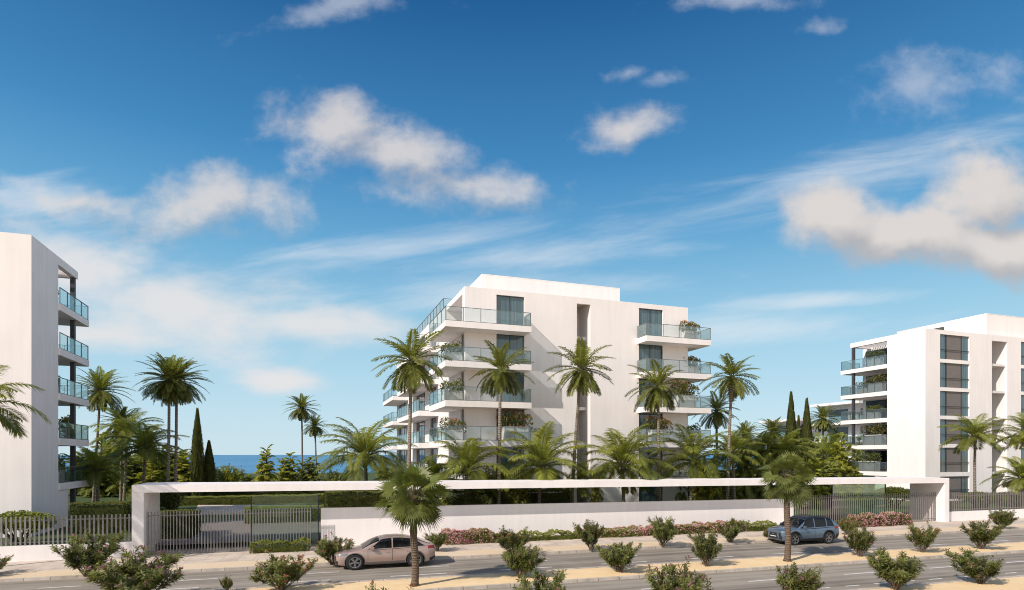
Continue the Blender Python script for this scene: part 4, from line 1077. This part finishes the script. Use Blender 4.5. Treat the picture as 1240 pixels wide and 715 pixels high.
def make_car(label,p,loc,rz,paint,roofpaint,group,sc=(1,1,1)):
    """local frame: nose at x=0 pointing to -x, tail at x=L, y across, z up"""
    L=p['L']; root=thing('parked_car',label,'car',loc,rz,group,sc)
    top=p['top']; low=p['low']; wid=p['wid']
    vs_=[-1,-.93,-.86,-.74,-.6,-.45,-.3,-.15,0]; 
    def sect(x,v):                                    # lower body, v 0 (bottom centre) .. 1 (top centre), one side
        w=cr(wid,x); zt=cr(top,x); zb=cr(low,x); h=zt-zb
        K=[(0,0,0),(.16,.80,0),(.24,.93,.07),(.36,.985,.26),(.48,1.0,.46),(.60,.985,.66),(.70,.955,.84),(.78,.89,.955),(.86,.70,.99),(1,0,1.035)]
        return w*cr([(k[0],k[1]) for k in K],v), zb+h*cr([(k[0],k[2]) for k in K],v)
    nx,nv=72,26; mb=MB(); xs=[L*(.5-.5*math.cos(math.pi*i/nx)) for i in range(nx+1)]
    ring=2*nv
    for x in xs:
        for k in range(ring):
            v=k/nv if k<=nv else 2-k/nv; y,z=sect(x,v); mb.v.append((x,-y if k<=nv else y,z))
    for i in range(nx):
        for k in range(ring):
            mb.f.append([i*ring+k,i*ring+(k+1)%ring,(i+1)*ring+(k+1)%ring,(i+1)*ring+k]); mb.m.append(0); mb.t.append(.5)
    mb.f.append(list(range(ring-1,-1,-1))); mb.f.append([nx*ring+k for k in range(ring)]); mb.m+=[0,0]; mb.t+=[.5,.5]
    body=mb.build('body',paint,root,(0,0,0),True)
    bm=bmesh.new(); bm.from_mesh(body.data); bmesh.ops.recalc_face_normals(bm,faces=bm.faces); bm.to_mesh(body.data); bm.free()
    wr,ar=p['wr'],p['ar']; cut=[]
    for wx in p['wx']:
        for sg in (-1,1):
            m=MB(); n=32; y0,y1=sorted((sg*.58,sg*1.3)); vv=[(wx+ar*math.cos(2*math.pi*k/n),y,wr+ar*math.sin(2*math.pi*k/n)) for y in (y0,y1) for k in range(n)]
            m.add(vv,[tuple(range(n)),tuple(range(2*n-1,n-1,-1))]+[(k,n+k,n+(k+1)%n,(k+1)%n) for k in range(n)]); c=m.build('cutter',paint)
            b2=bmesh.new(); b2.from_mesh(c.data); bmesh.ops.recalc_face_normals(b2,faces=b2.faces); b2.to_mesh(c.data); b2.free(); c.parent=root; cut.append(c)
    bpy.context.view_layer.update(); boolean_cut(body,cut)
    try: body.data.set_sharp_from_angle(angle=R(35))
    except Exception: pass
    # glasshouse
    gb,gt=p['gbot'],p['gtop']; gw=p['gw']; X0,X1=gt[0][0],gt[-1][0]
    def gs(x,v):                                      # v 0 belt .. 1 roof centre, one side
        zb=cr(gb,x); zt=cr(gt,x); w0=cr(gw,x); h=max(zt-zb,.001); f=min(1,h/.5); w1=w0*(1-.23*f)
        K=[(0,1,0),(.45,.5,.74),(.58,.28,.92),(.70,0,.985)]
        if v<=.7:
            a=cr([(k[0],k[1]) for k in K],v); return w1+(w0-w1)*a-(.07*(max(0,v-.45)/.25)**2)*f, zb+h*cr([(k[0],k[2]) for k in K],v)
        u=(v-.7)/.3; y7=w1-.07*f; return y7*(1-u), zb+h*(.985+.015*math.sin(u*math.pi/2)+.02*math.sin(u*math.pi/2))
    def grid(fn,x0,x1,v0,v1,nx_,nv_,offs,sides=(-1,1),bound=None):
        m=MB()
        for sg in sides:
            b=len(m.v)
            for i in range(nx_+1):
                for k in range(nv_+1):
                    u=i/nx_; q_=k/nv_
                    if bound: x,v=bound(u,q_)
                    else: x,v=x0+(x1-x0)*u,v0+(v1-v0)*q_
                    y,z=fn(x,v); e=.01; yx,zx=fn(x+e,v); yv,zv=fn(x,min(1,v+e)); 
                    T1=Vector((e,yx-y,zx-z)); T2=Vector((0,yv-y,zv-z)) if v+e<=1 else Vector((0,-1,0)); n_=T1.cross(T2)
                    if n_.length<1e-9: n_=Vector((0,1,0))
                    n_.normalize()
                    if n_.y*1+n_.z*.6<0: n_=-n_
                    P=Vector((x,y,z))+n_*offs; m.v.append((P.x,P.y*sg,P.z))
            for i in range(nx_):
                for k in range(nv_):
                    a=b+i*(nv_+1)+k; fc=[a,a+1,a+nv_+2,a+nv_+1]
                    m.f.append(fc if sg<0 else fc[::-1]); m.m.append(0); m.t.append(.5)
        return m
    g=grid(gs,X0,X1,0,1,48,20,0); ro=g.build('cabin',paint,root,(0,0,0),True)
    g=grid(gs,p['rx'][0],p['rx'][1],.60,1,24,8,.006); g.build('roof',roofpaint,root,(0,0,0),True)
    # windscreen and rear window (full width, both halves) and side glass
    g=grid(gs,p['ws'][0],p['ws'][1],.52,1,14,12,.008); g.build('windscreen',CGLASS,root,(0,0,0),True)
    g=grid(gs,p['rw'][0],p['rw'][1],.60,1,10,8,.008); g.build('rear_window',CGLASS,root,(0,0,0),True)
    for a,b,sl0,sl1 in p['win']:
        def bd(u,q_,a=a,b=b,sl0=sl0,sl1=sl1):
            lo=a+sl0*q_; hi=b+sl1*q_; return lo+(hi-lo)*u, .05+.53*q_
        for sg in (-1,1): grid(gs,0,0,0,0,12,6,.008,(sg,),bd).build('side_window',CGLASS,root,(0,0,0),True)
    sm=MB()
    for xx,z0,z1 in p['seams']:
        m=grid(sect,xx,xx+.014,z0,z1,1,12,.004); b=len(sm.v); sm.v+=m.v; sm.f+=[[i+b for i in f] for f in m.f]; sm.m+=m.m; sm.t+=m.t
    sm.build('door_seam',BLACKP,root)
    for (nm,x0,x1,v0,v1,mt) in p['patch']:
        for sg in (-1,1): grid(sect,x0,x1,v0,v1,10,8,.006,(sg,)).build(nm,mt,root,(0,0,0),True)
    # sill and arch cladding
    m=grid(sect,p['wx'][0]+ar,p['wx'][1]-ar,.17,.33,8,4,.008); m.build('sill',p['clad'],root,(0,0,0),True)
    for wx in p['wx']:
        for sg in (-1,1):
            m=MB(); n=22
            for k in range(n+1):
                a=R(-12)+R(204)*k/n
                for rr in (ar-.005,ar+p['aw']):
                    for dy in (.0,.014): 
                        xx=wx+rr*math.cos(a); zz=wr+rr*math.sin(a)
                        w=cr(wid,min(max(xx,.02),L-.02)); m.v.append((xx,sg*(w*.985+dy),zz))
            for k in range(n):
                b=k*4
                for (i,j) in ((0,1),(1,3),(3,2),(2,0)): m.f.append([b+i,b+j,b+4+j,b+4+i]); m.m.append(0); m.t.append(.5)
            m.build('wheel_arch',p['clad'],root)
            m=MB(); y1=sg*(cr(wid,wx)-.02); y0=y1-sg*.22
            pr=[(wr*.62,y0),(wr*.95,y0),(wr,y0+sg*.03),(wr,y1-sg*.03),(wr*.96,y1),(wr*.70,y1),(wr*.68,y1-sg*.01)]
            m.lathe([(r_,h_) for r_,h_ in pr],32,0,'y',(wx,0,wr)); wh=m.build('wheel',RUBBER,root,(0,0,0),True)
            m=MB(); m.lathe([(wr*.69,y1-sg*.012),(wr*.69,y1-sg*.001),(wr*.62,y1-sg*.004),(wr*.60,y1-sg*.05)],32,0,'y',(wx,0,wr)); m.lathe([(0.001,y1-sg*.02),(wr*.16,y1-sg*.02),(wr*.17,y1-sg*.06)],16,0,'y',(wx,0,wr))
            for k in range(10):
                a=2*math.pi*k/10+(.16 if k%2 else -.16); c_,s_=math.cos(a),math.sin(a); hw=.020
                q4=[(wr*.12,-hw),(wr*.66,-hw*.9),(wr*.66,hw*.9),(wr*.12,hw)]
                vv=[(wx+r_*c_-t_*s_,yy,wr+r_*s_+t_*c_) for yy in (y1-sg*.012,y1-sg*.05) for r_,t_ in q4]
                m.add(vv,[(0,1,2,3),(7,6,5,4),(0,4,5,1),(1,5,6,2),(2,6,7,3),(3,7,4,0)])
            m.build('rim',RIM,wh)
            m=MB(); m.lathe([(0.001,y1-sg*.09),(wr*.64,y1-sg*.09)],24,0,'y',(wx,0,wr)); m.build('brake_disc',BLACKP,wh)
    z0,z1=low[0][1],top[0][1]; hw=cr(wid,0)
    m=MB(); m.box(-.016,.01,-hw*.66,hw*.66,z0+(z1-z0)*.42,z0+(z1-z0)*.86); m.build('grille',BLACKP,root)
    m=MB(); m.box(-.012,.01,-hw*.88,hw*.88,z0+.02,z0+(z1-z0)*.30); m.build('air_intake',BLACKP,root)
    m=MB(); m.lathe([(.001,-.022),(.05,-.022),(.055,-.014)],16,0,'z'); m.v=[(c,a,b+z0+(z1-z0)*.68) for a,b,c in m.v]; m.build('badge',RIM,root)
    # underside/wheel housing darkness, mirrors, handles, plates
    m=MB(); m.box(.3,L-.3,-.6,.6,.20,.5); m.build('underbody',BLACKP,root)
    for sg in (-1,1):
        m=MB(); x=p['mir']; y,z=sect(x,.70); z=cr(gb,x)+.05; yb=sg*(cr(gw,x))
        pts=[(x-.02,0,-.01),(x+.10,0,-.01),(x+.13,0,.10),(x+.06,0,.15),(x-.02,0,.13)]
        vv=[(a,yb+sg*.09,z+c) for a,_,c in pts]+[(a+.02,yb+sg*.24,z+c*.9) for a,_,c in pts]; n=5
        m.add(vv,[tuple(range(n)),tuple(range(2*n-1,n-1,-1))]+[(k,n+k,n+(k+1)%n,(k+1)%n) for k in range(n)])
        a0,a1=sorted((yb-sg*.04,yb+sg*.10)); m.box(x+.01,x+.06,a0,a1,z-.03,z+.02); mi=m.build('mirror',paint,root)
        for hx in p['han']:
            y,z=sect(hx,.655); a0,a1=sorted((sg*(y-.005),sg*(y+.025))); m=MB(); m.box(hx,hx+.17,a0,a1,z-.012,z+.014); m.build('door_handle',p.get('hm',paint),root)
    m=MB(); m.box(-.012,.012,-.24,.24,p['pz'],p['pz']+.11); m.build('number_plate',PLATE,root)
    m=MB(); m.box(L-.012,L+.012,-.24,.24,p['pz']+.2,p['pz']+.31); m.build('number_plate',PLATE,root)
    if p.get('rails'):
        for sg in (-1,1):
            pts=[]
            for k in range(9):
                x=p['rx'][0]+.15+(p['rx'][1]-p['rx'][0]-.35)*k/8; y,z=gs(x,.70); pts.append((x,sg*(y-.02),z+(.045 if 0<k<8 else .0)))
            m=MB(); m.tube(pts,.018,6); m.build('roof_rail',BLACKP,root,(0,0,0),True)
    return root
TAN=carpaint('beige_metallic',(.50,.355,.30),0); BLUE=carpaint('blue_grey_metallic',(.135,.19,.255),0)
tanp=dict(L=4.5,top=[(0,.74),(.10,.80),(.35,.87),(.8,.95),(1.25,1.02),(2.2,1.01),(3.4,1.05),(4.15,1.10),(4.38,1.08),(4.5,1.00)],
  low=[(0,.36),(.15,.24),(.5,.20),(4.0,.21),(4.3,.28),(4.5,.42)], wid=[(0,.56),(.06,.68),(.18,.80),(.45,.885),(.9,.925),(2.2,.925),(3.6,.925),(4.1,.89),(4.38,.80),(4.46,.72),(4.5,.62)],
  wr=.385,ar=.435,aw=.035,wx=(.86,3.54),gbot=[(1.12,.96),(2,.97),(3.4,1.01),(4.36,1.06)],gtop=[(1.12,.99),(1.3,1.10),(1.65,1.32),(2.0,1.46),(2.35,1.52),(2.75,1.53),(3.2,1.48),(3.7,1.34),(4.1,1.18),(4.36,1.08)],
  gw=[(1.12,.80),(1.6,.855),(2.5,.87),(3.5,.85),(4.36,.74)],rx=(1.98,3.45),ws=(1.17,1.93),rw=(3.5,4.22),win=[(1.40,2.47,.60,.0),(2.54,3.42,.0,-.10),(3.48,4.02,-.08,-.42)],
  seams=[(1.42,.36,.76),(2.50,.36,.76),(3.42,.50,.76)],patch=[('headlight',.10,.55,.66,.745,LAMP),('grille',.012,.055,.40,.72,BLACKP),('air_intake',.03,.14,.24,.42,BLACKP),('tail_light',4.12,4.44,.66,.76,TAIL),('rear_bumper',4.2,4.46,.20,.34,BLACKP)],
  clad=surf('grey_cladding',(.20,.17,.155),rough=.6),mir=1.55,han=(2.22,3.12),pz=.42)
bluep=dict(L=4.6,top=[(0,.82),(.08,.90),(.3,.97),(.8,1.04),(1.2,1.08),(2.2,1.06),(3.4,1.09),(4.3,1.13),(4.5,1.10),(4.6,1.0)],
  low=[(0,.38),(.15,.28),(.5,.23),(4.05,.24),(4.4,.32),(4.6,.46)], wid=[(0,.46),(.05,.62),(.16,.76),(.4,.88),(.9,.93),(2.2,.925),(3.6,.93),(4.2,.905),(4.48,.85),(4.56,.79),(4.6,.70)],
  wr=.385,ar=.445,aw=.07,wx=(.92,3.62),gbot=[(1.12,1.02),(2,1.02),(3.4,1.05),(4.5,1.09)],gtop=[(1.12,1.05),(1.3,1.17),(1.6,1.40),(1.9,1.60),(2.2,1.67),(2.8,1.69),(3.5,1.66),(3.95,1.60),(4.25,1.40),(4.5,1.13)],
  gw=[(1.12,.82),(1.6,.87),(2.5,.88),(3.6,.87),(4.5,.80)],rx=(1.88,4.02),ws=(1.17,1.84),rw=(4.04,4.42),win=[(1.38,2.46,.50,.0),(2.54,3.45,.0,.0),(3.52,4.14,.02,-.22)],
  seams=[(1.42,.36,.76),(2.50,.36,.76),(3.46,.50,.76)],patch=[('headlight',.06,.50,.66,.745,LAMP),('grille',.008,.05,.46,.72,BLACKP),('air_intake',.015,.10,.24,.46,BLACKP),('tail_light',4.12,4.52,.66,.76,TAIL),('rear_bumper',4.2,4.55,.20,.42,BLACKP)],
  clad=BLACKP,mir=1.52,han=(2.22,3.16),pz=.50,rails=True)
def car_at(px,py,wx,p,sx=1):       # px,py: near front wheel touching the road
    X,Y=ground_pt(px,py,0); o=Vector((wx*sx,-.9)); 
    return (X-(o.x*RC-o.y*RS), Y-(o.x*RS+o.y*RC), .004)
make_car('beige coupe style crossover car parked facing left behind the near fan palm',tanp,car_at(429.7,691,.86,tanp,1.07),RA,TAN,TAN,'cars parked on the avenue',(1.07,1,.97))
make_car('blue grey sport utility car with black roof parked facing left',bluep,car_at(963.5,661,.92,bluep,.94),RA,BLUE,ROOFB,'cars parked on the avenue',(.94,.97,.97))
